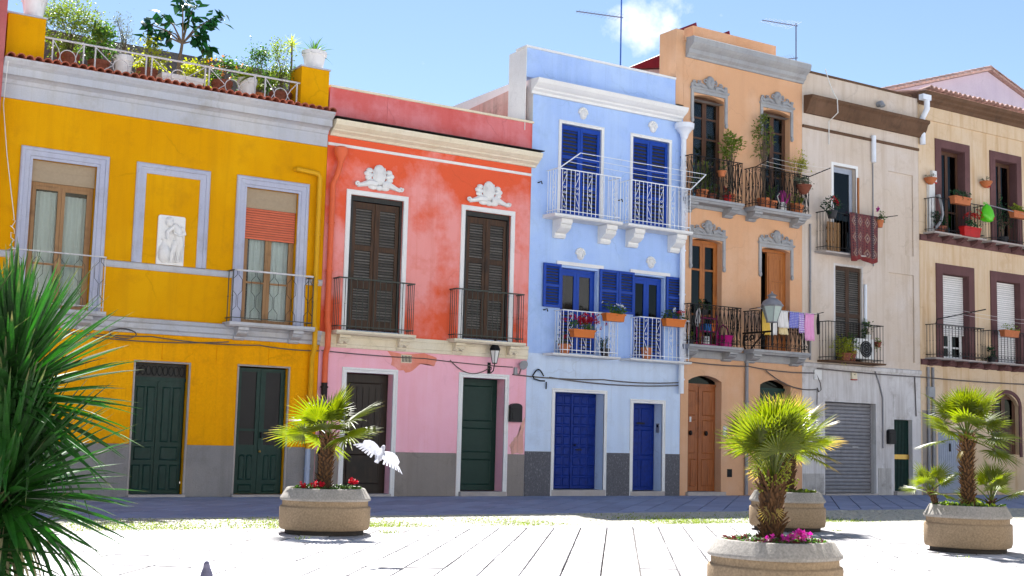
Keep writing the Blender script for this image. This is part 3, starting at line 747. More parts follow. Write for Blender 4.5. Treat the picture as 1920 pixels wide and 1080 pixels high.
# ------------------------------------------------------------------ ground
G0 = struct(MB().q((-220, -240, -.05), (240, -240, -.05), (240, 200, -.05), (-220, 200, -.05)).build('ground', 'joint'))
def clip(poly, a, b, c):                 # keep a*x + b*y <= c
    out = []
    for i in range(len(poly)):
        p, q = poly[i], poly[(i+1) % len(poly)]
        dp, dq = a*p[0]+b*p[1]-c, a*q[0]+b*q[1]-c
        if dp <= 0: out.append(p)
        if (dp < 0 < dq) or (dq < 0 < dp):
            t = dp/(dp-dq); out.append((p[0]+(q[0]-p[0])*t, p[1]+(q[1]-p[1])*t))
    return out
def slab_poly(mb, poly, z, th=.045, ch=.006):
    n = len(mb.v); k = len(poly); cx = sum(p[0] for p in poly)/k; cy = sum(p[1] for p in poly)/k
    def ring(s, zz):
        o = []
        for x, y in poly:
            d = math.hypot(x-cx, y-cy); f = max(.2, (d-s)/d); o.append((cx+(x-cx)*f, cy+(y-cy)*f, zz))
        return o
    mb.v += ring(0, z-th)+ring(0, z-ch*.6)+ring(ch, z)
    for r in (0, 1):
        for i in range(k):
            j = (i+1) % k; mb.f.append((n+r*k+i, n+r*k+j, n+(r+1)*k+j, n+(r+1)*k+i))
    mb.f.append(tuple(n+2*k+i for i in range(k)))
def area(poly): return abs(sum(poly[i][0]*poly[(i+1) % len(poly)][1]-poly[(i+1) % len(poly)][0]*poly[i][1] for i in range(len(poly))))/2
def in_view(x, y, m=1.5):
    v = Vector((x, y, 0))-CAM; d = v.dot(fwd)
    if d < 2: return False
    return abs(v.dot(r2))/d < .394+m/d*1.0 and -v.dot(u2)/d < .2215+m*.12/d+.02
EDGE_A, EDGE_C = .065, -9.75             # front edge of the cobbled strip: y = EDGE_C - EDGE_A*x
def paving(name, mat, ang, w, ln, region, clips, seed, gap=.021, gv=.07, far=None):
    """slabs laid in staggered rows; the 300 nearest in view are single pieces"""
    rng = random.Random(seed); a = Vector((math.sin(ang), math.cos(ang))); b = Vector((math.cos(ang), -math.sin(ang)))
    xs = [p for p in region]; us = [Vector(p).dot(b) for p in xs]; vs = [Vector(p).dot(a) for p in xs]
    out = []
    i = math.floor(min(us)/w)
    while i*w < max(us):
        v = math.floor(min(vs)/ln)*ln-rng.uniform(0, ln)
        while v < max(vs):
            l = ln*rng.uniform(.82, 1.18); u = i*w
            pts = [a*(vv)+b*(uu) for uu, vv in ((u+gap/2, v+gv/2), (u+w-gap/2, v+gv/2), (u+w-gap/2, v+l-gv/2), (u+gap/2, v+l-gv/2))]
            poly = [(p.x, p.y) for p in pts]
            for c in clips: poly = clip(poly, *c) if len(poly) > 2 else []
            if len(poly) > 2 and area(poly) > .01:
                cx = sum(p[0] for p in poly)/len(poly); cy = sum(p[1] for p in poly)/len(poly)
                out.append((poly, cx, cy, in_view(cx, cy), (Vector((cx, cy, 0))-CAM).length))
            v += l
        i += 1
    root = struct(inst(None, name, (0, 0, 0)))
    vis = sorted([o for o in out if o[3]], key=lambda o: o[4])
    for poly, cx, cy, _, _ in vis[:300]:
        mb = MB(); slab_poly(mb, poly[::-1] if sum((poly[k][0]*poly[(k+1) % len(poly)][1]-poly[(k+1) % len(poly)][0]*poly[k][1]) for k in range(len(poly))) < 0 else poly, rng.uniform(-.002, .003))
        mb.build('slab', mat, root)
    mb = MB()
    for poly, cx, cy, _, _ in vis[300:]+[o for o in out if not o[3]]:
        if sum((poly[k][0]*poly[(k+1) % len(poly)][1]-poly[(k+1) % len(poly)][0]*poly[k][1]) for k in range(len(poly))) < 0: poly = poly[::-1]
        slab_poly(mb, poly, rng.uniform(-.002, .003))
    if mb.v: stuff(mb.build('slabs', mat, root))
    return root
# plaza: pale slabs laid askew to the houses; beyond the modelled area the stone goes on as one sheet
paving('plaza_paving', 'slab', R(37.5), .42, .92, [(-20, -26), (-20, -9), (9, -9), (9, -26), (14, -14)],
       [(EDGE_A, 1, EDGE_C-.42), (-1, 0, 20), (0, -1, 26), (1, 0, 14)], 3)
# a straight course of slabs edges the plaza against the cobbles
rng = random.Random(5); root = struct(inst(None, 'edging_course', (0, 0, 0))); x = -20.0
while x < 14:
    l = rng.uniform(.8, 1.15); f = lambda xx, o: EDGE_C-EDGE_A*xx-o
    mb = MB(); slab_poly(mb, [(x, f(x, .41)), (x+l-.01, f(x+l, .41)), (x+l-.01, f(x+l, .0)), (x, f(x, .0))], rng.uniform(-.001, .003)); mb.build('slab', 'slab', root)
    x += l
st = MB()
for a in ((-220, -20, -240, -8.4), (-20, 14, -240, -26), (14, 240, -240, -10.6)): st.q((a[0], a[2], -.004), (a[1], a[2], -.004), (a[1], a[3], -.004), (a[0], a[3], -.004))
struct(st.build('plaza_ground', 'slab'))
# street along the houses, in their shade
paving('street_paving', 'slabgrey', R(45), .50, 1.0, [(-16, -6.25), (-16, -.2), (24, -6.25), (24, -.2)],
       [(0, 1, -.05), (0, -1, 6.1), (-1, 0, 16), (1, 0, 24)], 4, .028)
struct(MB().box(-60, 60, -6.42, -6.12, -.04, .002).build('gutter', 'slabgrey'))
# cobbled strip
rng = random.Random(9); mb = MB(); y = -6.45
while y > -11.2:
    x = -16.0
    while x < 22:
        s = rng.uniform(.095, .125); yy = y+.05*math.sin(x*5.2)
        if yy > EDGE_C-EDGE_A*x+.06:
            zt = rng.uniform(-.004, .003); j = [rng.uniform(-.007, .007) for _ in range(8)]; h = s*.46
            n = len(mb.v)
            mb.v += [(x-h+j[0], yy-.05, -.045), (x+h+j[1], yy-.05, -.045), (x+h+j[2], yy+.05, -.045), (x-h+j[3], yy+.05, -.045),
                     (x-h*.86+j[4], yy-.043, zt), (x+h*.86+j[5], yy-.043, zt), (x+h*.86+j[6], yy+.043, zt), (x-h*.86+j[7], yy+.043, zt)]
            mb.f += [tuple(n+k for k in q) for q in ((4, 5, 6, 7), (0, 1, 5, 4), (1, 2, 6, 5), (2, 3, 7, 6), (3, 0, 4, 7))]
        x += s
    y -= .106
cob = stuff(mb.build('cobbles', 'cobble')); tag(cob, 'strip of small cobblestones between street and pale plaza', 'cobbles')
# grass in the cobble joints, in drifts
mb = MB(); rng = random.Random(12)
for _ in range(26000):
    x = rng.uniform(-15.5, 9); y = EDGE_C-EDGE_A*x+.1+abs(rng.gauss(0, 1.0))
    if y > -6.6 or x > 1.5+rng.uniform(-4, 2) or (math.sin(x*1.9)+math.sin(x*.7+2)+rng.uniform(-1.2, 1.2)) < .35: continue
    leaf(mb, Vector((x, y, -.02)), Vector((rng.uniform(-.6, .6), rng.uniform(-.6, .6), 1)), rng.uniform(.04, .08), .018, 0)
for (x, y, nn, rr) in ((-9.1, -10.2, 60, .16), (-1.4, -11.6, 25, .12), (-3.7, -15.9, 12, .1), (-10.8, -10.9, 14, .1)):
    for _ in range(nn): leaf(mb, Vector((x+rng.gauss(0, rr*.5), y+rng.gauss(0, rr*.4), -.01)), Vector((rng.uniform(-.8, .8), rng.uniform(-.8, .8), 1)), rng.uniform(.04, .10), .014, 0)
tag(stuff(mb.build('joint_grass', 'grass')), 'yellow-green grass growing between the cobbles', 'grass')

# ------------------------------------------------------------------ yellow house
YX0, YX1 = -12.92, -5.724
hy = thing('yellow_house', 'yellow two-storey house with lavender-grey trim and planted roof terrace', 'house', (-9.3, 0, 0))
holesY = [(-12.2, -10.91, 3.78, 6.80, .22), (-7.62, -6.38, 3.78, 6.80, .22), (-9.87, -8.72, .03, 2.80, .16), (-7.60, -6.44, .05, 2.83, .16)]
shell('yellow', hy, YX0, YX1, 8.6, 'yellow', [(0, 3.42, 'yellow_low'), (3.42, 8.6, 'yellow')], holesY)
cor = MB().prism([(0.004, 7.97), (.04, 7.97), (.04, 8.25), (.07, 8.27), (.10, 8.34), (.18, 8.38), (.27, 8.40), (.27, 8.55), (.30, 8.57), (.35, 8.60), (.42, 8.67), (.42, 8.71), (.004, 8.71)], YX0-.02, YX1-.02).build('cornice', 'cornice', hy)
tm = MB(); n = 7
for i in range(n):
    a0, a1 = math.pi*i/n, math.pi*(i+1)/n
    for (ra, rb, yy0, yy1) in ((.090, .078, -.24, .24),):
        o = [(-math.cos(a)*ra, yy0, math.sin(a)*ra) for a in (a0, a1)]; bk = [(-math.cos(a)*rb, yy1, math.sin(a)*rb+.03) for a in (a0, a1)]
        ii = [(-math.cos(a)*(ra-.018), yy0, math.sin(a)*(ra-.018)) for a in (a0, a1)]
        tm.q(o[0], bk[0], bk[1], o[1]); tm.q(o[0], o[1], ii[1], ii[0])
        tm.q(ii[0], ii[1], (-math.cos(a1)*(rb-.018), yy1, math.sin(a1)*(rb-.018)+.03), (-math.cos(a0)*(rb-.018), yy1, math.sin(a0)*(rb-.018)+.03))
TILE = tm.mesh('roof_tile', 'tile', True)
rng = random.Random(2)
MB().B(YX0-.02, YX1-.02, .0, .40, 8.712, 8.722).build('tile_bed', 'tile', hy)
k = 41
for i in range(k): inst(TILE, 'roof_tile', (YX0+.09+(YX1-YX0-.18)*i/(k-1), -.215+rng.uniform(-.012, .012), 8.716+rng.uniform(-.004, .006)), hy, (0, 0, rng.uniform(-.03, .03)))
for x0, x1, zt in ((-12.87, -12.13, 9.72), (-6.45, -5.76, 9.76)):
    o = MB().box(x0, x1, -.02, .62, 8.60, zt).build('terrace_pillar', 'yellow', hy)
    MB().box(x0-.03, x1+.03, -.05, .65, zt+.001, zt+.035).build('coping', 'cornice', o)
# terrace railing
rl = MB().tube([(-12.13, .05, 9.37), (-6.45, .05, 9.37)], .022, 6).build('terrace_railing', 'oldwhiteiron', hy)
for x in (-11.95, -11.32, -11.08, -10.0, -9.9+.02, -8.69, -8.60, -7.53, -7.29, -6.52): inst(bar_mesh(.66, .018, 'oldwhiteiron', False), 'post', (x, .05, 9.04), rl)
for a, b in ((-11.95, -11.32), (-11.08, -10.0), (-9.88, -8.69), (-8.6, -7.53), (-7.29, -6.52)):
    c = (a+b)/2; mb = MB().tube([(c+.16*math.cos(t), .05, 9.02+.16*math.sin(t)) for t in [i*math.pi/9 for i in range(18)]], .011, 5, closed=True)
    mb.build('ring', 'oldwhiteiron', rl)
    for s in (-1, 1):
        e = a if s < 0 else b
        for zz in (9.35, 8.74):
            MB().tube([(e, .05, zz), (c+s*(abs(e-c)*.62), .05, 9.03+(zz-9.03)*.45), (c+s*.155, .05, 9.03)], .010, 5).build('brace', 'oldwhiteiron', rl)
tag(MB().box(-12.6, -5.0, 3.4, 3.45, 8.3, 10.55).build('reed_screen', 'reed'), 'grey reed screen at the back of the roof terrace', 'screen')
# windows of the upper floor
for (x0, x1) in ((-12.2, -10.91), (-7.62, -6.38)):
    surround(hy, x0, x1, 3.78, 6.80, .24, [(0, .05), (.12, .075), (.3, .075), (.36, .05), (.72, .045), (.8, .02), (1, .02)], 'lavgrey')
    MB().box(x0+.005, x1-.005, .09, .20, 6.36, 6.795).build('shutter_box', 'beigebox', hy)
french_window(hy, -12.19, -10.92, 3.80, 6.36, .14, 'windowbrown', 2, (.36,), curtain=[(-12.02, -11.50, 6.2), (-11.46, -10.98, 6.15)])
french_window(hy, -7.61, -6.39, 3.80, 6.36, .14, 'windowbrown', 2, (.36,), curtain=[(-7.40, -7.02, 6.2), (-6.98, -6.46, 6.2)])
roller(hy, -7.60, -6.40, 5.66, 6.36, .105, 'redroller', .055)
for (x0, x1) in ((-12.2, -10.91), (-7.62, -6.38)):
    o = roller(hy, x0+.02, x1-.02, 6.40, 6.77, .085, 'beigebox', .375, 'shutter_box_front', .006)
# string course, panel frame
for x0, x1 in ((YX0, -12.46), (-10.66, -7.87), (-6.13, YX1)):
    MB().prism([(.003, 4.74), (.03, 4.74), (.05, 4.78), (.05, 4.85), (.065, 4.87), (.003, 4.885)], x0, x1).build('string_course', 'cornice', hy)
surround(hy, -9.87, -8.69, 4.888, 6.81, .22, [(0, .035), (.15, .06), (.4, .06), (.46, .035), (.8, .03), (1, .015)], 'lavgrey', 'panel_surround')
# lower band and balconies
MB().prism([(.003, 3.40), (.05, 3.40), (.05, 3.47), (.09, 3.50), (.09, 3.60), (.13, 3.63), (.16, 3.70), (.003, 3.72)], YX0, YX1).build('string_course', 'cornice', hy)
for i, (xa, xb) in enumerate(((-12.56, -10.72), (-7.97, -6.09))):
    o = balcony(hy, xa, xb, 3.79, 4.88, .38, 'oldwhiteiron' if i == 0 else 'greeniron', [(.17, 3.66), (.40, 3.66), (.44, 3.70), (.44, 3.755), (.003, 3.755), (.003, 3.725), (.17, 3.715)], 1, side=1, slab_mat='cornice', r=.011)
    honeycomb(o, xa, xb, 3.85, 4.86, .38, 'iron' if i else 'greeniron')
    for xc in (xa+.3, xb-.3): corbel(hy, xc, .24, 3.655, .27, .36, 'cornice')
    if i: MB().box(xa+.02, xb-.02, -.405, -.375, 4.865, 4.90).build('handrail_cap', 'oldwhiteiron', o)
# rusticated ground floor: rows of rough render blocks
rng = random.Random(21)
zc = [1.10, 1.66, 2.22, 2.84, 3.40]
for z0, z1 in zip(zc, zc[1:]):
    for (a, b) in ((YX0+.01, -9.89), (-8.70, -7.62), (-6.42, YX1-.01)) if z1 < 2.85 else ((YX0+.01, YX1-.01),):
        w = (b-a); nb = max(1, round(w/1.15))
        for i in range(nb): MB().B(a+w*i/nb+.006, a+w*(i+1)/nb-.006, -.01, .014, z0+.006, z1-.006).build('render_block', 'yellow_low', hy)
for a, b in ((YX0+.01, -9.88), (-8.71, -7.61), (-6.43, YX1-.01)): MB().B(a, b, -.01, .03, .0, 1.09).build('plinth', 'grey_plinth', hy)
for x0, x1, z in ((-9.87, -8.72, 2.80), (-7.60, -6.44, 2.83)): opening_frame(hy, x0, x1, .0, z, .035, .034, 'step')
# green doors
o = door_leafs(hy, -9.85, -8.74, .05, 2.42, .14, 'dgreen', 2, [(.14, .46, .46, .95), (.54, .86, .46, .95), (.16, .84, .30, .42), (.12, .44, .04, .26), (.54, .86, .04, .26)], pm='dgreen')
MB().box(-9.86, -8.73, .12, .17, 2.42, 2.50).build('transom_bar', 'dgreen', hy)
tr = MB().box(-9.86, -8.73, .150, .156, 2.50, 2.795).build('transom', 'black_wood_and_shade', hy)
for i in range(9):
    x = -9.78+i*.12; MB().tube([(x+.05*math.cos(t), .12, 2.64+.10*math.sin(t)) for t in [j*math.pi/6 for j in range(12)]], .006, 4, closed=True).build('grille_ring', 'iron', tr)
mb = MB()
for i in range(2):
    l = -7.58+i*.565; r = l+.555
    mb.box(l, l+.10, .11, .155, .06, 2.80).box(r-.10, r, .11, .155, .06, 2.80).box(l+.10, r-.10, .113, .152, 2.72, 2.80).box(l+.10, r-.10, .113, .152, 1.42, 1.47).box(l+.10, r-.10, .113, .152, .06, 1.12)
mb.box(-7.035, -6.995, .095, .109, .07, 2.79)
o = mb.build('door', 'dgreen', hy)
for i in range(2):
    l = -7.58+i*.565+.1
    for z0, z1 in ((1.10, 1.43), (1.46, 2.73)): MB().box(l-.005, l+.36, .135, .14, z0, z1).build('mesh_panel', 'blackplastic', o)
    for a in (0, 1): raised_panel(o, l+.02+a*.17, l+.16+a*.17, .36, .88, .113, 'dgreen', arch=.03)
    raised_panel(o, l+.02, l+.33, .10, .27, .113, 'dgreen')
MB().box(-7.00, -6.97, .04, .10, 1.28, 1.40).box(-7.0, -6.90, .045, .06, 1.34, 1.36).build('door_handle', 'iron', o)
MB().ell((-7.0, .07, .98), (.03, .03, .03), 8, 6).build('door_knob', 'brass', o, True)
for x0, x1 in ((-9.9, -8.70), (-7.66, -6.38)): MB().box(x0, x1, -.14, .15, -.03, .05).build('doorstep', 'step', hy)
# pipes
downpipe(hy, [(-6.50, -.02, 7.34), (-6.50, -.10, 7.34), (-5.98, -.12, 7.30), (-5.93, -.12, 7.2), (-5.93, -.12, 3.9), (-5.93, -.22, 3.7), (-5.93, -.22, 3.3), (-5.93, -.10, 3.1), (-5.93, -.10, 1.06)], .058, 'yellowpipe', [(-5.93, -.12, 5.9), (-5.93, -.12, 4.8), (-5.93, -.10, 2.1)])
downpipe(hy, [(-5.93, -.10, 1.06), (-5.93, -.10, .02)], .062, 'bluegreypipe', [(-5.93, -.10, .62)])

# ------------------------------------------------------------------ neighbour at the left edge
hr = thing('red_house', 'dusty red house at the left edge, adjoining the yellow house', 'house', (-15.5, 0, 0))
shell('red', hr, -19.0, -12.945, 12.2, 'redhouse', [(0, 12.2, 'redhouse')], [(-15.2, -14.0, 4.2, 6.9, .2)], y=-.28)
surround(hr, -15.2, -14.0, 4.2, 6.9, .2, [(0, .32), (1, .32)], 'cream')
louvre(hr, -15.2, -14.6, 4.2, 6.9, -.2, 'dgreen', 'dgreen2', [(.05, .95)]); louvre(hr, -14.6, -14.0, 4.2, 6.9, -.2, 'dgreen', 'dgreen2', [(.05, .95)])

# ------------------------------------------------------------------ pink house
PX0, PX1 = -5.716, -.074
hp = thing('pink_house', 'coral and pale pink two-storey house with dark louvred shutters', 'house', (-2.9, 0, 0))
holesP = [(-5.08, -3.69, 3.76, 6.95, .16), (-1.98, -.65, 3.76, 6.95, .16), (-5.01, -3.80, .04, 2.82, .28), (-1.91, -.70, .10, 2.85, .38)]
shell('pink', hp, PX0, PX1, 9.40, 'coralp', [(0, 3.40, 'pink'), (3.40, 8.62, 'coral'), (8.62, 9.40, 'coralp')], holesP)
MB().box(PX0-.0, PX1+.03, -.04, .22, 9.402, 9.455).build('coping', 'cream', hp)
MB().box(-4.22, -4.18, -.012, .01, 8.64, 9.398).build('parapet_joint', 'coralp', hp)
MB().prism([(.003, 8.26), (.06, 8.26), (.10, 8.31), (.20, 8.36), (.22, 8.39), (.27, 8.42), (.34, 8.47), (.38, 8.54), (.38, 8.585), (.003, 8.62)], PX0+.03, PX1+.10).build('cornice', 'cream', hp)
MB().B(PX0, PX1+.12, .0, .42, 8.625, 8.64).build('cornice_flashing', 'darkpipe', hp)
MB().prism([(.003, 8.03), (.03, 8.03), (.045, 8.06), (.045, 8.09), (.003, 8.105)], PX0, PX1).build('string_course', 'white', hp)
MB().prism([(.003, 3.37), (.05, 3.37), (.05, 3.44), (.065, 3.46), (.065, 3.60), (.08, 3.63), (.08, 3.70), (.003, 3.705)], PX0, PX1).build('string_course', 'cream', hp)
def cartouche(root, cx, z, w, h, mat):
    y = -.03; mb = MB()
    mb.ell((cx, y, z+h*.58), (w*.14, .09, h*.42), 12, 8)
    for k in range(-3, 4): mb.tube([(cx+k*w*.012, y-.05, z+h*.28), (cx+k*w*.032, y-.085, z+h*.62), (cx+k*w*.034, y-.03, z+h*.95-abs(k)*h*.03)], w*.012, 5)
    for s in (-1, 1):
        for dx, dz, r in ((.20, .72, .07), (.24, .58, .075), (.22, .42, .07), (.18, .54, .06), (.17, .32, .06)): mb.ell((cx+s*w*dx, y, z+h*dz), (w*r, .06, h*r*1.5), 8, 6)
        mb.tube([(cx+s*w*.06, y, z+h*.20), (cx+s*w*.2, y-.02, z+h*.22), (cx+s*w*.34, y-.02, z+h*.12), (cx+s*w*.44, y-.02, z+h*.06)], [h*.15, h*.14, h*.09, h*.07], 7)
        mb.tube(spiral(cx+s*w*.45, z+h*.12, w*.012, w*.045, 0, s*math.pi*2.2, y-.03), h*.042, 6)
        mb.ell((cx+s*w*.12, y, z+h*.07), (w*.10, .05, h*.10), 8, 6)
    mb.ell((cx, y-.02, z+h*.06), (w*.08, .06, h*.11), 8, 6)
    return mb.build('cartouche', mat, root, True)
cartouche(hp, -4.38, 7.14, 1.28, .60, 'white'); cartouche(hp, -1.34, 7.14, 1.28, .60, 'white')
for x0, x1 in ((-5.08, -3.69), (-1.98, -.65)):
    surround(hp, x0, x1, 3.76, 6.95, .115, [(0, .025), (.2, .035), (.8, .035), (1, .02)], 'white')
    f = MB().box(x0, x0+.10, .06, .16, 3.80, 6.945).box(x1-.06, x1, .06, .16, 3.80, 6.945).box(x0+.10, x1-.06, .06, .16, 6.83, 6.945).build('window_frame', 'black_wood_and_shade', hp)
    a, b = x0+.10, x1-.06; m = (a+b)/2
    for l, r in ((a+.01, m-.02), (m+.02, b-.01)): louvre(hp, l, r, 3.83, 6.81, .09, 'shutbrown', 'slatlit', [(.07, .32), (.38, .62), (.66, .95)], .085, .062)
    MB().box(m-.025, m+.025, .075, .12, 3.83, 6.81).build('meeting_stile', 'shutbrown', hp)
    MB().box(x0+.05, x1-.03, -.02, .16, 3.762, 3.80).build('sill', 'bluegreypipe', hp)
for xa, xb in ((-5.42, -3.50), (-2.34, -.42)):
    balcony(hp, xa, xb, 3.79, 4.95, .32, 'greeniron', [(.085, 3.66), (.34, 3.66), (.39, 3.70), (.39, 3.745), (.003, 3.745), (.003, 3.71), (.085, 3.71)], 13, r=.0085, side=3, hand=.02)
for xc in (-5.2, -3.66, -2.14, -.60): 
    o = corbel(hp, xc, .26, 3.655, .27, .26, 'cream')
    for s in (-1, 1): MB().tube(spiral(xc+s*.07, 3.50, .01, .055, 0, s*math.pi*3, -.20), .014, 5).build('volute', 'cream', o)
for a, b in ((PX0+.01, -5.13), (-3.68, -2.03), (-.57, PX1)): MB().B(a, b, -.01, .004, .0, 1.02).build('plinth', 'brown_plinth', hp)
for x0, x1, z1 in ((-5.01, -3.80, 2.82), (-1.91, -.70, 2.85)): opening_frame(hp, x0, x1, .0, z1, .115, .02, 'white')
o = door_leafs(hp, -5.0, -3.81, .05, 2.80, .24, 'darkdoor', 1, [(.14, .86, .40, .93), (.14, .86, .08, .33)], 'dark oak door left ajar in shadow')
for k in range(5): MB().box(-4.78+k*.16, -4.76+k*.16, .222, .239, 1.25, 2.5).build('moulding', 'darkdoor', o)
o = door_leafs(hp, -1.90, -.71, .12, 2.84, .34, 'dgreen2', 1, [(.12, .88, .62, .94), (.12, .88, .34, .56), (.12, .88, .05, .28)], knob=(-1.80, 1.18, 'brass'))
MB().box(-1.95, -.66, -.12, .36, -.03, .11).build('doorstep', 'step', hp); MB().box(-5.05, -3.78, -.06, .26, -.03, .055).build('doorstep', 'step', hp)
downpipe(hp, [(-5.45, -.20, 8.0), (-5.45, -.14, 7.55), (-5.50, -.13, 7.35), (-5.60, -.12, 7.1), (-5.60, -.12, 3.95), (-5.60, -.20, 3.78), (-5.60, -.20, 3.35), (-5.60, -.11, 3.2), (-5.60, -.11, 2.55)], .068, 'coralpipe', [(-5.60, -.12, 6.2), (-5.60, -.12, 5.1), (-5.60, -.12, 4.2)])
MB().lathe((-5.45, -.16, 7.62), [(.07, 0), (.085, .05), (.16, .22), (.165, .34), (.12, .37), (.06, .37)], 12).build('hopper', 'coralpipe', hp, True)
downpipe(hp, [(-5.60, -.11, 2.55), (-5.60, -.11, .0)], .072, 'darkpipe', [(-5.60, -.11, 2.45), (-5.60, -.11, 1.3)])
# weathered side wall rising behind the pink parapet beside the blue house
o = MB(); o.v = [(-.085, .3, 9.0), (-.085, 7.9, 9.0), (-.085, 7.9, 10.1), (-.085, .3, 10.45), (-.26, .3, 9.0), (-.26, 7.9, 9.0), (-.26, 7.9, 10.1), (-.26, .3, 10.45)]
o.f = [(0, 1, 2, 3), (7, 6, 5, 4), (3, 2, 6, 7), (4, 5, 1, 0), (0, 3, 7, 4), (1, 5, 6, 2)]
o.build('party_wall', 'salmon', hp)
# places where the pale pink coat has peeled off
def peeled(root, pts, mat, rngs):
    rg_ = random.Random(rngs); out = []
    for i in range(len(pts)):
        a, b = Vector(pts[i]), Vector(pts[(i+1) % len(pts)])
        for t in (0, .25, .5, .75): q = a.lerp(b, t); out.append((q.x+rg_.uniform(-.05, .05), q.y+rg_.uniform(-.04, .04)))
    n = len(out); cx = sum(p[0] for p in out)/n; cz = sum(p[1] for p in out)/n; mb = MB(); mb.v = [(x, -.0025, z) for x, z in out]+[(cx, -.0025, cz)]
    mb.f = [(i, (i+1) % n, n) for i in range(n)]; mb.build('peeled_patch', mat, root)
peeled(hp, [(-3.95, 3.34), (-2.70, 3.34), (-2.66, 3.10), (-3.05, 3.12), (-3.35, 2.90), (-3.80, 2.96)], 'peel', 1)
peeled(hp, [(-.52, 1.04), (-.12, 1.04), (-.12, 1.95), (-.22, 1.6), (-.40, 1.40), (-.52, 1.25)], 'salmon', 2)
# vent grille
vg = tag(MB().B(-3.62, -3.34, .0, .02, 3.11, 3.30).build('vent_grille', 'cream'), 'small cream vent grille on the pale pink wall', 'vent')
for i in range(7): MB().B(-3.60+i*.038, -3.582+i*.038, .021, .026, 3.13, 3.28).build('slot', 'blackplastic', vg)

# ------------------------------------------------------------------ blue house
BX0, BX1 = -.066, 4.914
hb = thing('blue_house', 'light blue three-storey house with ultramarine shutters and white balconies', 'house', (2.4, 0, 0))
holesB = [(.83, 2.12, 7.20, 9.56, .14), (3.17, 4.43, 7.20, 9.56, .14), (.90, 2.08, 3.62, 5.80, .20), (3.27, 4.32, 3.62, 5.82, .20), (.80, 2.36, .10, 2.61, .38), (3.31, 4.30, .08, 2.42, .36)]
shell('blue', hb, BX0, BX1, 10.7, 'white', [(0, 3.55, 'bluelow'), (3.55, 10.7, 'blue')], holesB)
pb = MB().box(-.30, 4.62, -.015, .42, 10.60, 11.36).build('parapet', 'blue', hb)
MB().box(-.34, 4.62, -.05, .46, 11.362, 11.42).build('coping', 'white', pb)
MB().box(-.318, -.302, -.02, .8, 9.2, 11.36).build('parapet_return', 'white', hb)
MB().prism([(.016, 10.18), (.07, 10.18), (.09, 10.24), (.16, 10.28), (.18, 10.32), (.26, 10.36), (.34, 10.42), (.38, 10.50), (.38, 10.53), (.016, 10.56)], -.16, 4.80).build('cornice', 'white', hb)
def mask_head(root, cx, z, mat):
    mb = MB().ell((cx, -.02, z), (.11, .09, .13), 10, 8)
    for a in range(7): t = math.pi*a/6; mb.ell((cx+.12*math.cos(t), -.02, z+.05+.11*math.sin(t)), (.045, .05, .045), 7, 5)
    mb.ell((cx, -.11, z-.01), (.02, .03, .04), 6, 5).ell((cx, -.09, z-.07), (.04, .02, .015), 6, 5).ell((cx-.045, -.09, z+.03), (.02, .015, .012), 6, 4).ell((cx+.045, -.09, z+.03), (.02, .015, .012), 6, 4)
    return mb.build('keystone_mask', mat, root, True)
for x, z in ((1.50, 9.88), (3.84, 9.88), (1.50, 6.16), (3.83, 6.16)): mask_head(hb, x, z, 'white')
for x0, x1 in ((.83, 2.12), (3.17, 4.43)):
    opening_frame(hb, x0, x1, 7.20, 9.56, .085, .022, 'white', 'window_surround')
    m = (x0+x1)/2
    for l, r in ((x0+.01, m-.004), (m+.004, x1-.01)): louvre(hb, l, r, 7.22, 9.54, .05, 'bluepaint', 'bluepaint', [(.04, .30), (.34, .62), (.66, .95)], .08, .088)
xs4 = ((.83, 2.12, .42, 2.40), (3.17, 4.43, 2.76, 4.78))
for x0, x1, xa, xb in xs4:
    balcony(hb, xa, xb, 7.12, 8.24, .50, 'whiteiron', [(.003, 6.99), (.52, 6.99), (.56, 7.02), (.56, 7.07), (.003, 7.09)], 15, 'scroll', r=.0085, slab_mat='white', slab_x=(xa-.12, xb+.06), side=4)
for xc in (.78, 2.22, 3.14, 4.58): corbel(hb, xc, .34, 6.985, .46, .42, 'white')
for x0, x1 in ((.90, 2.08), (3.27, 4.32)):
    MB().B(x0-.14, x1+.16, .002, .05, 5.86, 5.95).build('window_lintel', 'white', hb)
    fr = french_window(hb, x0+.005, x1-.005, 3.64, 5.79, .13, 'bluepaint', 2, (.46,), 'darkglass', .085)
    m = (x0+x1)/2
    for l, r in ((x0+.03, m-.004), (m+.004, x1-.03)):
        for z0, z1 in ((3.66, 4.72),): louvre(hb, l, r, z0, z1, .06, 'bluepaint', 'bluepaint', [(.06, .94)], .07, .08, .03)
for l, r in ((.34, .88), (2.11, 2.72), (2.735, 3.25), (4.345, 4.90)): louvre(hb, l, r, 4.74, 5.86, -.075, 'bluepaint', 'bluepaint', [(.06, .47), (.53, .94)], .07, .074)
for xa, xb in ((.74, 2.46), (3.18, 4.86)):
    balcony(hb, xa, xb, 3.60, 4.66, .40, 'whiteiron', [(.003, 3.50), (.44, 3.50), (.47, 3.53), (.47, 3.555), (.003, 3.565)], 12, 'scroll', r=.0085, slab_mat='white', slab_x=(xa-.34, xb+.06), side=3)
for a, b in ((BX0+.002, .72), (2.43, 3.21), (4.39, BX1-.002)): MB().B(a, b, -.01, .022, .0, 1.10).build('plinth', 'granite', hb)
opening_frame(hb, .80, 2.36, .0, 2.61, .09, .026, 'white'); opening_frame(hb, 3.31, 4.30, .0, 2.42, .10, .026, 'white')
pan = []
for c in range(3):
    for r_ in range(9): pan.append((.05+c*.31, .05+c*.31+.27, .03+r_*.107, .03+r_*.107+.092))
o = door_leafs(hb, .81, 2.35, .16, 2.60, .34, 'bluedoor', 2, pan, 'blue double door of small raised panels', knob=(1.66, 1.28, 'iron'))
MB().box(1.72, 1.90, .31, .339, 1.14, 1.18).build('letter_slot', 'iron', o)
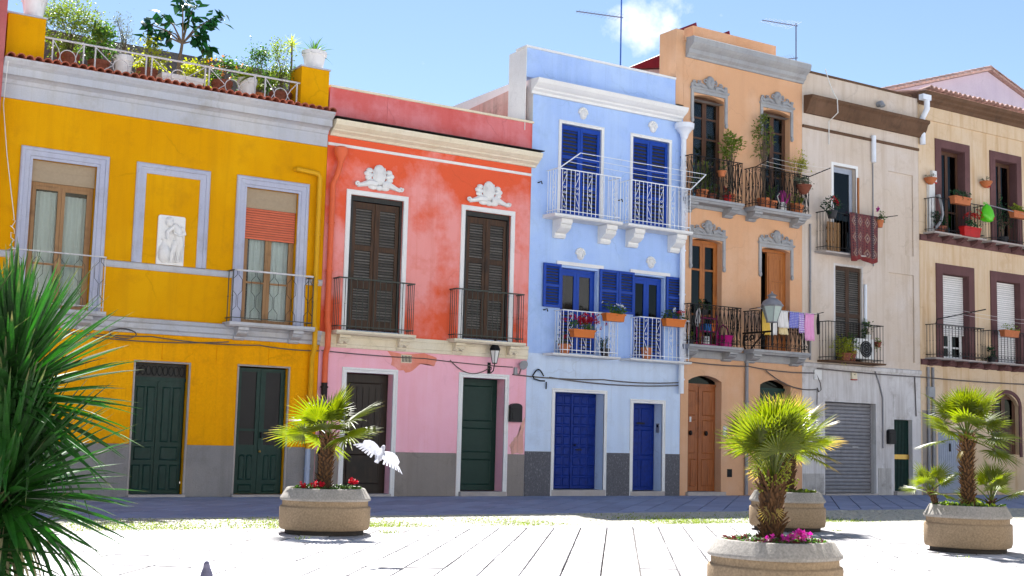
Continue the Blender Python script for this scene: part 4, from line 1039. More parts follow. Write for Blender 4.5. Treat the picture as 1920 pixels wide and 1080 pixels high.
o = door_leafs(hb, 3.32, 4.29, .12, 2.41, .32, 'bluedoor', 1, [(.10, .46, .74, .95), (.54, .90, .74, .95), (.10, .46, .40, .70), (.54, .90, .40, .70), (.10, .46, .04, .36), (.54, .90, .04, .36)], knob=(3.42, 1.2, 'iron'))
MB().box(3.68, 3.95, .296, .303, 1.87, 1.92).build('name_plate', 'iron', o)
MB().box(.74, 2.42, -.05, .36, -.03, .15).build('doorstep', 'step', hb); MB().box(3.24, 4.38, -.05, .34, -.03, .115).build('doorstep', 'step', hb)
downpipe(hb, [(4.83, -.14, 9.75), (4.83, -.14, 2.72)], .075, 'whitepipe', [(4.83, -.14, z) for z in (8.9, 6.6, 5.4, 3.1)])
MB().lathe((4.83, -.16, 9.70), [(.08, 0), (.10, .04), (.13, .14), (.22, .26), (.27, .29), (.28, .42), (.20, .44)], 14).build('hopper', 'whitepipe', hb, True)
for x, z in ((.14, 7.9), (2.72, 7.75), (.40, 4.66), (2.76, 4.66)): MB().tube([(x, -.0, z), (x, -.07, z), (x+.05, -.08, z+.03), (x+.08, -.08, z-.04)], .016, 6).build('shutter_catch', 'iron', hb)
# white clothes-drying arms on the upper balconies
dr = thing('drying_line', 'white clothes line on angled arms above the upper blue house balconies', 'clothes line', (2.6, -.5, 8.2))
MB().tube([(.42, -.50, 8.22), (.84, -.86, 8.62)], .016, 6).build('arm', 'whiteiron', dr); MB().tube([(4.78, -.50, 8.22), (5.02, -.86, 8.62)], .016, 6).build('arm', 'whiteiron', dr)
MB().tube([(.84, -.86, 8.62), (5.02, -.86, 8.62)], .009, 5).build('rail', 'whiteiron', dr)
for f in (.45, .75): MB().tube(arc_pts((.42+.42*f, -.50-.36*f, 8.22+.4*f), (4.78+.24*f, -.50-.36*f, 8.22+.4*f), .03), .006, 4).build('wire', 'whiteiron', dr)

# ------------------------------------------------------------------ peach house
CX0, CX1 = 4.926, 9.486
hc = thing('peach_house', 'peach three-storey house with grey stone window hoods and iron balconies', 'house', (7.2, 0, 0))
holesC = [(5.28, 6.42, 8.10, 11.12, .26), (7.90, 8.99, 8.10, 11.12, .26), (5.27, 6.38, 4.06, 7.06, .26), (7.86, 9.0, 4.06, 7.06, .26), (5.20, 6.40, .06, 3.26, .30), (7.84, 9.03, .06, 3.26, .30)]
shell('peach', hc, CX0, CX1, 12.55, 'peach', [(0, 12.55, 'peach')], holesC, zb=11.3)
MB().box(4.64, 4.92, .0, .72, 10.4, 12.84).build('side_parapet', 'peach', hc)
MB().box(4.921, 9.46, -.03, .72, 12.552, 12.68).box(4.921, 9.46, .02, .72, 11.2, 12.551).build('parapet', 'peach', hc)
MB().box(5.72, 8.96, .55, .95, 12.4, 13.28).build('rear_parapet', 'peach', hc)
for x in (6.12, 7.42):
    o = MB(); o.v = [(x, 1.3, 12.3), (x+.7, 1.3, 12.3), (x+.7, 2.2, 12.3), (x, 2.2, 12.3), (x+.36, 1.3, 13.72), (x+.36, 2.2, 13.72)]
    o.f = [(0, 1, 4), (1, 2, 5, 4), (2, 3, 5), (3, 0, 4, 5)]; o.build('red_roof', 'redroof', hc)
MB().prism([(.003, 12.08), (.06, 12.08), (.08, 12.14), (.16, 12.20), (.18, 12.30), (.30, 12.38), (.36, 12.44), (.38, 12.58), (.34, 12.62), (.035, 12.64), (.035, 12.5), (.003, 12.5)], 4.98, 9.5).build('cornice', 'greytrim', hc)
def arch_fill(root, x0, x1, z, h, y0, y1, mat, name='arch', n=10):
    """spandrel turning a square head into a low arch: z = top, h = rise"""
    pts = [(x0, z), (x0, z-h)] + [(x0+(x1-x0)*i/n, z-h+h*math.sin(math.pi*i/n)**.8*.96) for i in range(1, n)] + [(x1, z-h), (x1, z)]
    mb = MB(); k = len(pts)
    mb.v = [(x, y0, zz) for x, zz in pts] + [(x, y1, zz) for x, zz in pts]
    for i in range(1, k-2):
        mb.f.append((i, i+1, k+i+1, k+i))
        xa, xb = pts[i][0], pts[i+1][0]; m = len(mb.v); mb.v += [(xa, y0, z), (xb, y0, z)]; mb.f.append((i, i+1, m+1, m))
    return mb.build(name, mat, root)
for x0, x1, z1 in ((5.28, 6.42, 11.12), (7.90, 8.99, 11.12), (5.27, 6.38, 7.06), (7.86, 9.0, 7.06)): arch_fill(hc, x0, x1, z1-.002, .09, .002, .25, 'peach')
def hood(root, x0, x1, z1, drop, mat):
    mb = MB(); w = .10
    mb.B(x0-w, x0-.012, .002, .045, z1-drop, z1+.10).B(x1+.012, x1+w, .002, .045, z1-drop, z1+.10).B(x0-.011, x1+.011, .002, .045, z1+.012, z1+.10)
    mb.prism([(.002, z1+.101), (.06, z1+.101), (.09, z1+.13), (.09, z1+.16), (.002, z1+.165)], x0-w-.03, x1+w+.03)
    o = mb.build('window_hood', mat, root)
    mb = MB(); c = (x0+x1)/2; z = z1+.17
    mb.ell((c, -.05, z+.19), (.15, .09, .19), 10, 8); mb.ell((c, -.12, z+.17), (.07, .05, .09), 8, 6)
    for s in (-1, 1):
        mb.tube(spiral(c+s*.17, z+.20, .02, .09, 0, s*math.pi*2.4, -.05), .022, 6)
        mb.tube([(c+s*.18, -.03, z+.05), (c+s*.36, -.04, z+.10), (c+s*.52, -.04, z+.05), (c+s*.62, -.03, z+.14)], [.06, .055, .05, .03], 6)
        mb.tube(spiral(c+s*.40, z+.17, .01, .065, 0, -s*math.pi*2.2, -.04), .018, 6); mb.tube(spiral(c+s*.58, z+.13, .01, .06, 0, s*math.pi*2.2, -.04), .018, 6)
    mb.B(x0-w, x1+w, .002, .035, z, z+.10); mb.build('ornament', mat, o, True)
    for xx in (x0-w/2-.006, x1+w/2+.006): MB().ell((xx, -.035, z1-drop-.06), (.055, .05, .085), 8, 6).build('pendant', mat, o, True)
for x0, x1, z1 in ((5.28, 6.42, 11.12), (7.90, 8.99, 11.12), (5.27, 6.38, 7.02), (7.86, 9.0, 7.02)): hood(hc, x0, x1, z1, .72, 'greytrim')
for x0, x1 in ((5.28, 6.42), (7.90, 8.99)): french_window(hc, x0, x1, 8.12, 11.08, .20, 'windowdark', 2, (.36, .62, .82), 'glass', .07, curtain=[(x0+.62, x1-.12, 10.9)] if x0 < 6 else None)
french_window(hc, 5.27, 6.38, 4.08, 7.02, .20, 'windowwood', 2, (.30, .74), 'darkglass', .085)
f = MB().box(7.86, 7.93, .18, .25, 4.08, 7.02).box(8.93, 9.0, .18, .25, 4.08, 7.02).box(7.93, 8.93, .18, .25, 6.93, 7.02).build('window_frame', 'windowwood', hc)
lf = french_window(hc, 8.26, 8.92, 4.08, 6.92, .17, 'windowwood', 1, (.40, .74), 'darkglass', .085, solid_below=99)
MB().box(7.93, 8.28, .60, .62, 4.08, 6.92).build('interior_shade', 'black_wood_and_shade', hc)  # black sheet with the shade of the open window in its colour
MB().prism([(.003, 7.86), (.05, 7.86), (.07, 7.92), (.07, 8.02), (.003, 8.04)], CX0+.02, CX1).build('string_course', 'greytrim', hc)
MB().prism([(.003, 3.72), (.05, 3.72), (.07, 3.78), (.07, 3.92), (.003, 3.95)], CX0+.02, CX1).build('string_course', 'greytrim', hc)
for xa, xb, z0, z1 in ((4.84, 6.70, 8.12, 9.22), (7.22, 9.30, 8.12, 9.20), (4.86, 6.68, 4.09, 5.14), (7.20, 9.28, 4.09, 5.12)):
    balcony(hc, xa, xb, z0, z1, .45, 'iron', [(.075, z0-.17), (.42, z0-.17), (.46, z0-.12), (.50, z0-.11), (.50, z0-.045), (.003, z0-.045), (.003, z0-.075), (.075, z0-.075)], 12 if z0 < 5 else 11, 'ornate', r=.0125, slab_mat='greytrim', side=3)
    for xc in (xa+.18, xb-.18): corbel(hc, xc, .30, z0-.175, .24, .40, 'greytrim')
for x0, x1 in ((5.20, 6.40), (7.84, 9.03)): arch_fill(hc, x0, x1, 3.258, .16, .002, .295, 'peach')
def arch_door(root, x0, x1, z0, zs, z1, y, mat):
    o = door_leafs(root, x0, x1, z0, zs, y, mat, 2, [(.12, .80, .72, .96), (.12, .80, .36, .68), (.12, .46, .05, .31), (.50, .84, .05, .31)])
    MB().box(x0, x1, y+.02, y+.03, zs+.07, z1).build('fanlight', 'darkglass', o); MB().box(x0, x1, y-.03, y+.05, zs, zs+.07).build('transom_bar', mat, o)
    return o
o = arch_door(hc, 5.21, 6.39, .10, 2.96, 3.25, .25, 'dooroak')
for x in (5.42, 5.98): MB().ell((x+.05, .20, 1.68), (.05, .05, .07), 8, 6).build('door_knocker', 'iron', o, True)
MB().box(5.46, 5.52, .235, .249, 1.98, 2.12).build('card', 'whiteplastic', o)
arch_door(hc, 7.85, 9.02, .10, 2.96, 3.25, .25, 'dgreen')
MB().box(5.14, 6.50, -.10, .28, -.03, .10).build('doorstep', 'step', hc); MB().box(7.78, 9.09, -.08, .28, -.03, .10).build('doorstep', 'step', hc)
downpipe(hc, [(7.28, -.06, 3.7), (7.28, -.06, .02)], .05, 'greypipe', [(7.28, -.06, 2.6), (7.28, -.06, 1.2)], 'conduit')
MB().B(6.62, 6.80, .0, .006, .50, .72).build('wall_hatch', 'iron', hc)

# ------------------------------------------------------------------ beige house
EX0, EX1 = 9.494, 14.594
he = thing('beige_house', 'stained beige house with grey roller garage door and brown cornice', 'house', (12.0, 0, 0))
holesE = [(10.80, 11.76, 7.15, 9.82, .20), (10.86, 11.98, 3.95, 6.78, .12), (10.42, 12.58, .02, 2.72, .26), (13.38, 14.20, .10, 2.28, .22), (13.20, 14.34, 7.38, 9.96, .05), (13.20, 14.34, 4.05, 6.78, .05)]
shell('beige', he, EX0, EX1, 12.48, 'beige', [(0, 3.75, 'beigelow'), (3.75, 12.48, 'beige')], holesE)
for z0, z1 in ((7.38, 9.96), (4.05, 6.78)): MB().q((13.2, .049, z0), (14.34, .049, z0), (14.34, .049, z1), (13.2, .049, z1)).build('recessed_panel', 'beige', he)
MB().box(EX0+.02, EX1-.3, -.04, .2, 12.482, 12.54).build('coping', 'brownstone', he)
MB().prism([(.003, 11.22), (.10, 11.22), (.14, 11.30), (.22, 11.42), (.28, 11.58), (.36, 11.64), (.36, 11.72), (.003, 11.76)], EX0+.06, EX1+.16).build('cornice', 'brownstone', he)
MB().B(EX0, EX1, .002, .05, 10.78, 10.86).build('string_course', 'brownstone', he)
MB().prism([(.003, 3.70), (.05, 3.70), (.06, 3.80), (.003, 3.83)], EX0, EX1).build('string_course', 'beigelow', he)
surround(he, 10.80, 11.76, 7.15, 9.82, .09, [(0, .006), (1, .006)], 'white')
french_window(he, 10.81, 11.75, 7.17, 9.81, .14, 'garageblue', 1, (), 'darkglass', .08)
MB().box(11.80, 11.86, -.05, -.01, 7.3, 9.55).build('wooden_batten', 'windowwood', he)
m = 11.42
for l, r in ((10.87, m-.004), (m+.004, 11.97)): louvre(he, l, r, 3.97, 6.77, .05, 'shutbrown', 'slatlit', [(.04, .46), (.50, .96)], .07, .062)
surround(he, 10.86, 11.98, 3.97, 6.78, .07, [(0, .004), (1, .004)], 'beigelow')
balcony(he, 10.06, 12.0, 7.18, 8.28, .40, 'iron', [(.003, 7.06), (.44, 7.06), (.46, 7.10), (.003, 7.12)], 14, r=.0085, slab_mat='step', side=3)
balcony(he, 10.16, 12.46, 3.94, 5.04, .40, 'iron', [(.003, 3.86), (.44, 3.86), (.47, 3.89), (.47, 3.91), (.003, 3.915)], 18, r=.0085, slab_mat='brownstone', side=3)
roller(he, 10.43, 12.57, .05, 2.71, .22, 'garage', .105, 'garage_shutter', .03)
MB().box(11.75, 12.0, .17, .188, 1.40, 1.43).build('shutter_handle', 'steel', he)
MB().box(10.40, 12.62, -.04, .24, -.03, .045).build('doorstep', 'step', he); MB().box(13.34, 14.24, -.14, .2, -.03, .11).build('doorstep', 'step', he)
mb = MB().box(13.39, 14.19, .15, .19, .12, 2.27)
for i in range(12): mb.box(13.42+i*.064, 13.45+i*.064, .125, .149, .14, 2.25)
dg = mb.build('door', 'dgreen', he); MB().box(13.40, 14.18, .115, .124, 1.08, 1.22).build('brass_band', 'brass', dg)
MB().box(12.66, 13.22, -.02, .01, .0, .80).build('patched_plinth', 'patch', he); MB().box(9.52, 10.36, -.016, .01, .0, .62).build('patched_plinth', 'patch', he)
MB().box(13.34, 14.22, -.012, .01, 2.36, 3.05).build('patched_render', 'beigelow', he)
downpipe(he, [(12.48, -.07, 10.95), (12.48, -.07, 10.12)], .075, 'whitepipe'); downpipe(he, [(14.68, -.30, 12.42), (14.68, -.30, 12.1), (14.70, -.10, 11.85), (14.70, -.10, 11.0)], .09, 'whitepipe')
MB().box(14.42, 14.80, -.38, -.2, 12.38, 12.55).build('gutter_end', 'whitepipe', he)
downpipe(he, [(12.48, -.03, 10.1), (12.48, -.03, 6.9)], .018, 'greypipe', name='conduit'); downpipe(he, [(12.10, -.05, 6.3), (12.10, -.05, 4.2)], .045, 'whitepipe')
downpipe(he, [(9.78, -.04, 7.9), (9.78, -.04, 3.9)], .03, 'greypipe', [(9.78, -.04, 6.2), (9.78, -.04, 5.0)], 'conduit')
downpipe(he, [(12.52, -.03, 3.7), (12.72, -.03, 3.3), (12.85, -.03, 2.9), (12.85, -.03, 1.4)], .022, 'greypipe', name='conduit')
MB().tube([(12.75, .2, 11.98), (12.75, -.16, 12.0), (12.75, -.2, 11.9)], .09, 10).build('vent_elbow', 'greyplastic', he, True)

# ------------------------------------------------------------------ ochre house at the right
LX0, LX1 = 14.602, 23.5
hl = thing('ochre_house', 'ochre-cream house with plum-brown window frames and tiled eaves', 'house', (18.5, 0, 0))
holesL = [(15.66, 16.82, 8.20, 11.05, .32), (18.38, 19.50, 8.20, 11.05, .32), (21.0, 22.1, 8.20, 11.05, .32), (15.66, 16.93, 4.25, 6.98, .30), (18.34, 19.56, 4.25, 6.98, .30), (21.0, 22.1, 4.25, 6.98, .30), (15.38, 16.80, .04, 1.97, .14), (18.14, 19.42, 1.30, 3.30, .22)]
shell('ochre', hl, LX0, LX1, 12.5, 'ochre', [(0, 4.0, 'ochre'), (4.0, 12.5, 'ochre')], holesL)
MB().prism([(.003, 11.86), (.05, 11.86), (.05, 12.36), (.003, 12.36)], LX0+.02, LX1).build('frieze', 'ochre', hl)
MB().prism([(.052, 12.30), (.10, 12.30), (.14, 12.40), (.24, 12.46), (.26, 12.52), (.36, 12.58), (.40, 12.68), (.003, 12.70), (.003, 12.362), (.052, 12.362)], LX0-.02, LX1).build('eaves', 'brownstone', hl)
n = 38
for i in range(n): inst(TILE, 'roof_tile', (LX0+.1+(8.7)*i/(n-1), -.20+rng.uniform(-.02, .02), 12.72+rng.uniform(-.006, .008)), hl, (-.10, 0, rng.uniform(-.04, .04)), (1.12, 1.15, 1.12)).data
for o in [o for o in hl.children if o.name.startswith('roof_tile')]:
    if 'roof_tile_old' not in bpy.data.meshes:
        om = TILE.copy(); om.name = 'roof_tile_old'; om.materials[0] = M['tileold']
    o.data = bpy.data.meshes['roof_tile_old']
rs = MB(); rs.v = [(LX0, -.30, 12.74), (LX1, -.30, 12.74), (LX1, 4.5, 13.55), (LX0, 4.5, 13.55), (LX0, -.30, 12.70), (LX1, -.30, 12.70), (LX1, 4.5, 13.5), (LX0, 4.5, 13.5)]
rs.f = [(0, 1, 2, 3), (7, 6, 5, 4), (0, 4, 5, 1), (3, 7, 4, 0), (1, 5, 6, 2), (2, 6, 7, 3)]; rs.build('roof_slope', 'tileold', hl)
for x0, x1, z0, z1 in ((15.66, 16.82, 8.20, 11.05), (18.38, 19.50, 8.20, 11.05), (21.0, 22.1, 8.2, 11.05), (15.66, 16.93, 4.25, 6.98), (18.34, 19.56, 4.25, 6.98), (21.0, 22.1, 4.25, 6.98)):
    surround(hl, x0, x1, z0, z1, .27 if z0 > 8 else .30, [(0, .02), (.05, .04), (1, .04)], 'plum')
    MB().box(x0-.001, x0+.012, .0, .30, z0, z1).build('reveal', 'plum', hl); MB().box(x1-.012, x1+.001, .0, .30, z0, z1).build('reveal', 'plum', hl); MB().box(x0+.013, x1-.013, .0, .30, z1-.012, z1+.001).build('reveal', 'plum', hl)
    if z0 > 8: french_window(hl, x0+.015, x1-.015, z0+.02, z1-.02, .25, 'windowdark', 2, (.3,), 'darkglass', .06)
for x0, x1, zb in ((15.68, 16.91, 5.05), (18.36, 19.54, 4.27), (21.02, 22.08, 4.27)):
    roller(hl, x0, x1, zb, 6.96, .20, 'whiteroller', .068)
french_window(hl, 15.68, 16.91, 4.27, 5.20, .24, 'whiteplastic', 2, (.45,), 'darkglass', .09)
for z0, z1 in ((7.94, 8.14), (4.02, 4.20)):
    MB().prism([(.003, z0), (.04, z0), (.07, z0+.04), (.07, z1-.03), (.003, z1)], LX0+.01, LX1).build('string_course', 'plum', hl)
for i, (xa, xb, z0, z1, st_) in enumerate(((14.86, 17.26, 8.24, 9.28, 'plain'), (17.66, 20.0, 8.24, 9.28, 'plain'), (14.86, 17.16, 4.28, 5.28, 'hoops'), (17.54, 20.0, 4.28, 5.26, 'hoops'))):
    balcony(hl, xa, xb, z0, z1, .40, 'iron', [(.003, z0-.09), (.43, z0-.09), (.46, z0-.06), (.46, z0-.045), (.003, z0-.04)], 15, st_, r=.009, slab_mat='step', side=3)
    for k in range(4): corbel(hl, xa+.15+(xb-xa-.3)*k/3, .20, z0-.095, .18, .36, 'plum')
arch_fill(hl, 18.14, 19.42, 3.298, .42, .002, .215, 'ochre')
mb = MB(); n = 12
pa = [(18.02, 1.22), (18.02, 2.88)] + [(18.78-.76*math.cos(math.pi*i/n), 2.88+.52*math.sin(math.pi*i/n)) for i in range(1, n)] + [(19.54, 2.88), (19.54, 1.22)]
pi_ = [(18.15, 1.22), (18.15, 2.88)] + [(18.78-.63*math.cos(math.pi*i/n), 2.88+.405*math.sin(math.pi*i/n)) for i in range(1, n)] + [(19.41, 2.88), (19.41, 1.22)]
k = len(pa); mb.v = [(x, -.03, z) for x, z in pa]+[(x, -.03, z) for x, z in pi_]+[(x, .01, z) for x, z in pa]+[(x, .01, z) for x, z in pi_]
for i in range(k-1): mb.f += [(i, i+1, k+i+1, k+i), (i, 2*k+i, 2*k+i+1, i+1), (k+i, k+i+1, 3*k+i+1, 3*k+i)]
mb.build('window_surround', 'plum', hl)
french_window(hl, 18.15, 19.41, 1.31, 3.28, .15, 'windowdark', 2, (.5,), 'darkglass', .09, solid_below=2.3)
o = MB().box(15.39, 16.79, .08, .12, .05, 1.96)
for i in range(14): o.box(15.42+i*.098, 15.49+i*.098, .066, .079, .07, 1.94)
o = o.build('garage_door', 'garageblue', hl); MB().box(15.98, 16.03, .03, .065, 1.35, 1.60).build('handle', 'iron', o); MB().box(15.98, 16.03, .03, .065, .45, .62).build('handle', 'iron', o)
for x in (14.90, 15.12): downpipe(hl, [(x, -.05, 3.95), (x, -.05, .03)], .045, 'greypipe', [(x, -.05, 2.4), (x, -.05, 1.2)])
MB().B(14.66, 15.3, .0, .004, .0, 2.6).build('stained_render', 'brown_plinth', hl)

# ------------------------------------------------------------------ gable house behind
hg = thing('gabled_house', 'lilac gable with tiled verge rising behind the ochre house', 'house', (26.5, 9, 0))
mb = MB(); ap, zl = 27.4, 15.2
mb.v = [(21.0, 7, 0), (33.8, 7, 0), (33.8, 7, 15.25), (27.4, 7, 17.25), (21.0, 7, 15.25), (21.0, 15, 0), (33.8, 15, 0), (33.8, 15, 15.25), (27.4, 15, 17.25), (21.0, 15, 15.25)]
mb.f = [(0, 1, 2, 3, 4), (6, 5, 9, 8, 7), (5, 0, 4, 9), (1, 6, 7, 2)]; mb.build('wall', 'lilac', hg)
for s in (-1, 1):
    a, b = (27.4, 17.25), (27.4+s*6.8, 17.25-2.13)
    o = MB(); o.v = [(a[0], 6.8, a[1]+.02), (b[0], 6.8, b[1]+.02), (b[0], 15.1, b[1]+.02), (a[0], 15.1, a[1]+.02), (a[0], 6.8, a[1]+.12), (b[0], 6.8, b[1]+.12), (b[0], 15.1, b[1]+.12), (a[0], 15.1, a[1]+.12)]
    o.f = [(3, 2, 1, 0), (4, 5, 6, 7), (0, 1, 5, 4), (1, 2, 6, 5), (2, 3, 7, 6), (3, 0, 4, 7)]; rf = o.build('roof', 'tileold', hg)
    for i in range(17):
        t = (i+.5)/17; inst(bpy.data.meshes['roof_tile_old'], 'verge_tile', (a[0]+(b[0]-a[0])*t, 6.85, a[1]+(b[1]-a[1])*t+.12), rf, (0, 0, R(90)), 1.0).rotation_euler = (R(17.4)*s, 0, R(90))
sh = thing('rooftop_shed', 'rooftop shed with dark red sloping roof behind the blue parapet', 'shed', (6.8, 4, 10.9))
MB().plate([(5.6, 10.9), (8.2, 10.9), (8.2, 13.05), (5.6, 12.52)], 3.05, 3.6).build('wall', 'beigelow', sh)
MB().plate([(5.45, 12.60), (5.55, 12.54), (8.3, 13.10), (8.3, 13.85), (7.2, 13.50)], 2.95, 3.4).build('roof', 'redroof', sh)

# ------------------------------------------------------------------ unseen houses behind the viewpoint, added to bounce sunlight onto the facades
for lb, x0, x1, zt, m, k in (('unseen cream house added behind the viewer to bounce sunlight, leftmost', -52, -34, 11.5, 'cream', 5), ('unseen white house added to bounce sunlight, facing the pink house', -33.9, -14, 10.4, 'white', 6), ('unseen tall cream house added to bounce sunlight, facing the blue house', -13.9, 6, 12.4, 'cream', 6), ('unseen white house added to bounce sunlight, facing the ochre house', 6.1, 30, 11.0, 'white', 7)):
    zt += 2.6; h = thing('added_opposite_house', lb, 'house', ((x0+x1)/2, -38, 0)); mb = MB().box(x0, x1, -46, -38, 0, zt); mb.build('wall', m, h)
    MB().box(x0-.1, x1+.1, -38.02, -37.6, zt+.002, zt+.3).build('cornice', 'cornice', h)
    for i in range(k):
        xc = x0+(x1-x0)*(i+.5)/k
        for z0, z1 in ((.1, 2.6), (4.2, 6.4), (7.8, 9.8)):
            w = MB().box(xc-.55, xc+.55, -37.998, -37.94, z0, z1).build('shutter' if z0 > 1 else 'door', 'dgreen' if m == 'cream' else 'shutbrown', h)

# ------------------------------------------------------------------ fixtures on the walls
def lantern(root, c, s, body, glass, w=None):
    """hexagonal street lantern: glass body, frame bars, roof, finial"""
    x, y, z = c; n = 6; w = w or s
    MB().lathe(c, [(.085*w, 0), (.17*w, .42*s)], n, cap=True).build('lamp_glass', glass, root)
    mb = MB()
    for j in range(n):
        a = 2*math.pi*j/n; mb.tube([(x+.088*w*math.cos(a), y+.088*w*math.sin(a), z), (x+.174*w*math.cos(a), y+.174*w*math.sin(a), z+.42*s)], .010*s, 5)
    mb.lathe((x, y, z-.03*s), [(.05*w, 0), (.10*w, .01*s), (.10*w, .035*s)], n).lathe((x, y, z+.415*s), [(.19*w, 0), (.20*w, .02*s), (.19*w, .04*s)], n)
    mb.build('lamp_frame', body, root)
    MB().lathe((x, y, z+.456*s), [(.185*w, 0), (.15*w, .10*s), (.09*w, .17*s), (.06*w, .19*s), (.065*w, .25*s), (.09*w, .26*s), (.05*w, .30*s), (.02*w, .33*s), (.012*w, .38*s)], 12).build('lamp_roof', body, root, True)
t = thing('street_lamp', 'grey street lantern on scrolled iron bracket beside the hanging laundry', 'street lamp', (7.18, -.5, 4.3))
lantern(t, (7.18, -1.15, 4.76), 1.0, 'greypipe', 'lampglass', 1.65)
MB().tube([(7.18, -1.15, 4.1), (7.18, -1.15, 4.73)], [.022, .03], 8).build('post', 'iron', t)
mb = MB().tube([(7.18, .0, 4.50), (7.18, -1.15, 4.50)], .028, 6)
mb.tube([(7.18, -.05, 4.44), (7.18, -.02, 4.2), (7.18, -.12, 4.02), (7.18, -.26, 3.98), (7.18, -.5, 4.2), (7.18, -.86, 4.47)], .024, 6)
for cy, cz, s in ((-.14, 4.38, 1), (-.38, 4.36, -1), (-.82, 4.34, 1)): mb.tube([(7.18, cy+q[0], cz+q[2]) for q in spiral(0, 0, .02, .11, 0, s*math.pi*2.4, 0)], .02, 5)
mb.build('bracket', 'iron', t)
t = thing('wall_lantern', 'black wall lantern with pale glass above the green door', 'lamp', (-1.18, 0, 3.0))
lantern(t, (-1.18, -.26, 3.22), .72, 'iron', 'whiteplastic')
mb = MB().tube([(-1.18, -.0, 3.06), (-1.18, -.10, 2.98), (-1.18, -.22, 3.04), (-1.18, -.26, 3.20)], .014, 6).B(-1.22, -1.14, .0, .02, 2.92, 3.24)
mb.tube([(-1.18, -.10+q[0], 3.10+q[2]) for q in spiral(0, 0, .01, .05, 0, math.pi*2.2, 0)], .008, 5); mb.build('bracket', 'iron', t)
def mailbox(label, x0, x1, z0, z1, p):
    t = thing('mailbox', label, 'mailbox', ((x0+x1)/2, 0, z0)); n = 8; w = (x1-x0)/2; c = (x0+x1)/2
    pts = [(x0, z0), (x1, z0), (x1, z1-w*.5)] + [(c+w*math.cos(math.pi*i/n), z1-w*.5+w*.5*math.sin(math.pi*i/n)) for i in range(1, n)] + [(x0, z1-w*.5)]
    MB().plate(pts, -p, -.001).build('box', 'blackplastic', t)
    MB().B(x0+.05, x1-.05, p+.001, p+.010, z0+.06, z0+(z1-z0)*.55).build('door', 'blackplastic', t); MB().B(x0+.03, x1-.03, p+.001, p+.022, z0+(z1-z0)*.66, z0+(z1-z0)*.72).build('flap', 'iron', t)
mailbox('black arch-topped mailbox on the pink house wall', -.58, -.24, 1.81, 2.27, .12)
mailbox('black mailbox beside the narrow green door of the beige house', 13.03, 13.32, 1.53, 1.98, .12)
t = thing('wall_siren', 'round grey siren with a cable on the pink house wall', 'siren', (-.28, 0, 3.1))
MB().tube([(-.26, -.02, 3.24), (-.26, -.10, 3.24), (-.26, -.16, 3.22)], [.06, .09, .12], 12).build('horn', 'greyplastic', t, True); MB().B(-.46, -.38, .0, .06, 2.98, 3.16).build('junction_box', 'greyplastic', t)
MB().tube([(-.26, -.05, 3.15), (-.32, -.06, 3.0), (-.42, -.04, 3.0)], .014, 6).build('cable', 'cable', t)
t = thing('intercom', 'small steel intercom beside the narrow blue door', 'intercom', (4.29, .18, 1.7)); MB().box(4.275, 4.299, .10, .22, 1.66, 1.90).build('panel', 'steel', t); MB().box(4.270, 4.2745, .13, .19, 1.80, 1.87).build('speaker', 'blackplastic', t)
t = thing('intercom', 'steel intercom panel beside the arched wooden door', 'intercom', (6.42, 0, 1.5)); MB().box(6.45, 6.58, -.02, -.001, 1.56, 1.90).build('panel', 'steel', t)
for i in range(4): MB().box(6.47, 6.56, -.026, -.021, 1.60+i*.065, 1.64+i*.065).build('button', 'whiteplastic', t)
t = thing('alarm_box', 'cream alarm box with red base above the garage shutter', 'alarm box', (11.6, 0, 3.4)); MB().prism([(.002, 3.42), (.08, 3.42), (.06, 3.64), (.002, 3.66)], 11.49, 11.70).build('case', 'cream', t); MB().B(11.49, 11.70, .002, .085, 3.39, 3.418).build('base', 'geranium', t)
mb = MB().tube([(11.56, -.074, 3.57), (11.60, -.074, 3.54), (11.63, -.072, 3.58)], .007, 4); mb.build('mark', 'blackplastic', t)
t = thing('junction_box', 'white cable junction box at the peach and beige house corner', 'junction box', (10.0, 0, 3.4)); MB().B(9.93, 10.22, .0, .07, 3.34, 3.62).build('case', 'whiteplastic', t); MB().B(9.96, 10.19, .0701, .076, 3.37, 3.59).build('lid', 'whiteplastic', t)
t = thing('junction_box', 'grey junction box on the ochre house wall above the conduits', 'junction box', (15.0, 0, 3.1)); MB().B(14.84, 15.16, .0, .10, 3.02, 3.34).build('case', 'greyplastic', t); MB().B(14.87, 15.13, .1001, .108, 3.05, 3.31).build('lid', 'greyplastic', t)
t = thing('air_conditioner', 'white air conditioner with dark round fan on the balcony', 'air conditioner', (11.75, -.2, 4.0))
MB().box(11.28, 12.12, -.34, -.08, 4.0, 4.62).build('case', 'whiteplastic', t)
MB().tube([(11.78, -.36, 4.31), (11.78, -.342, 4.31)], .25, 20).build('fan_grille', 'blackplastic', t)
for k in range(3): MB().tube([(11.78+.07*(k+1)*math.cos(a), -.365, 4.31+.07*(k+1)*math.sin(a)) for a in [i*math.pi/8 for i in range(16)]], .005, 4, closed=True).build('grille_ring', 'greyplastic', t)
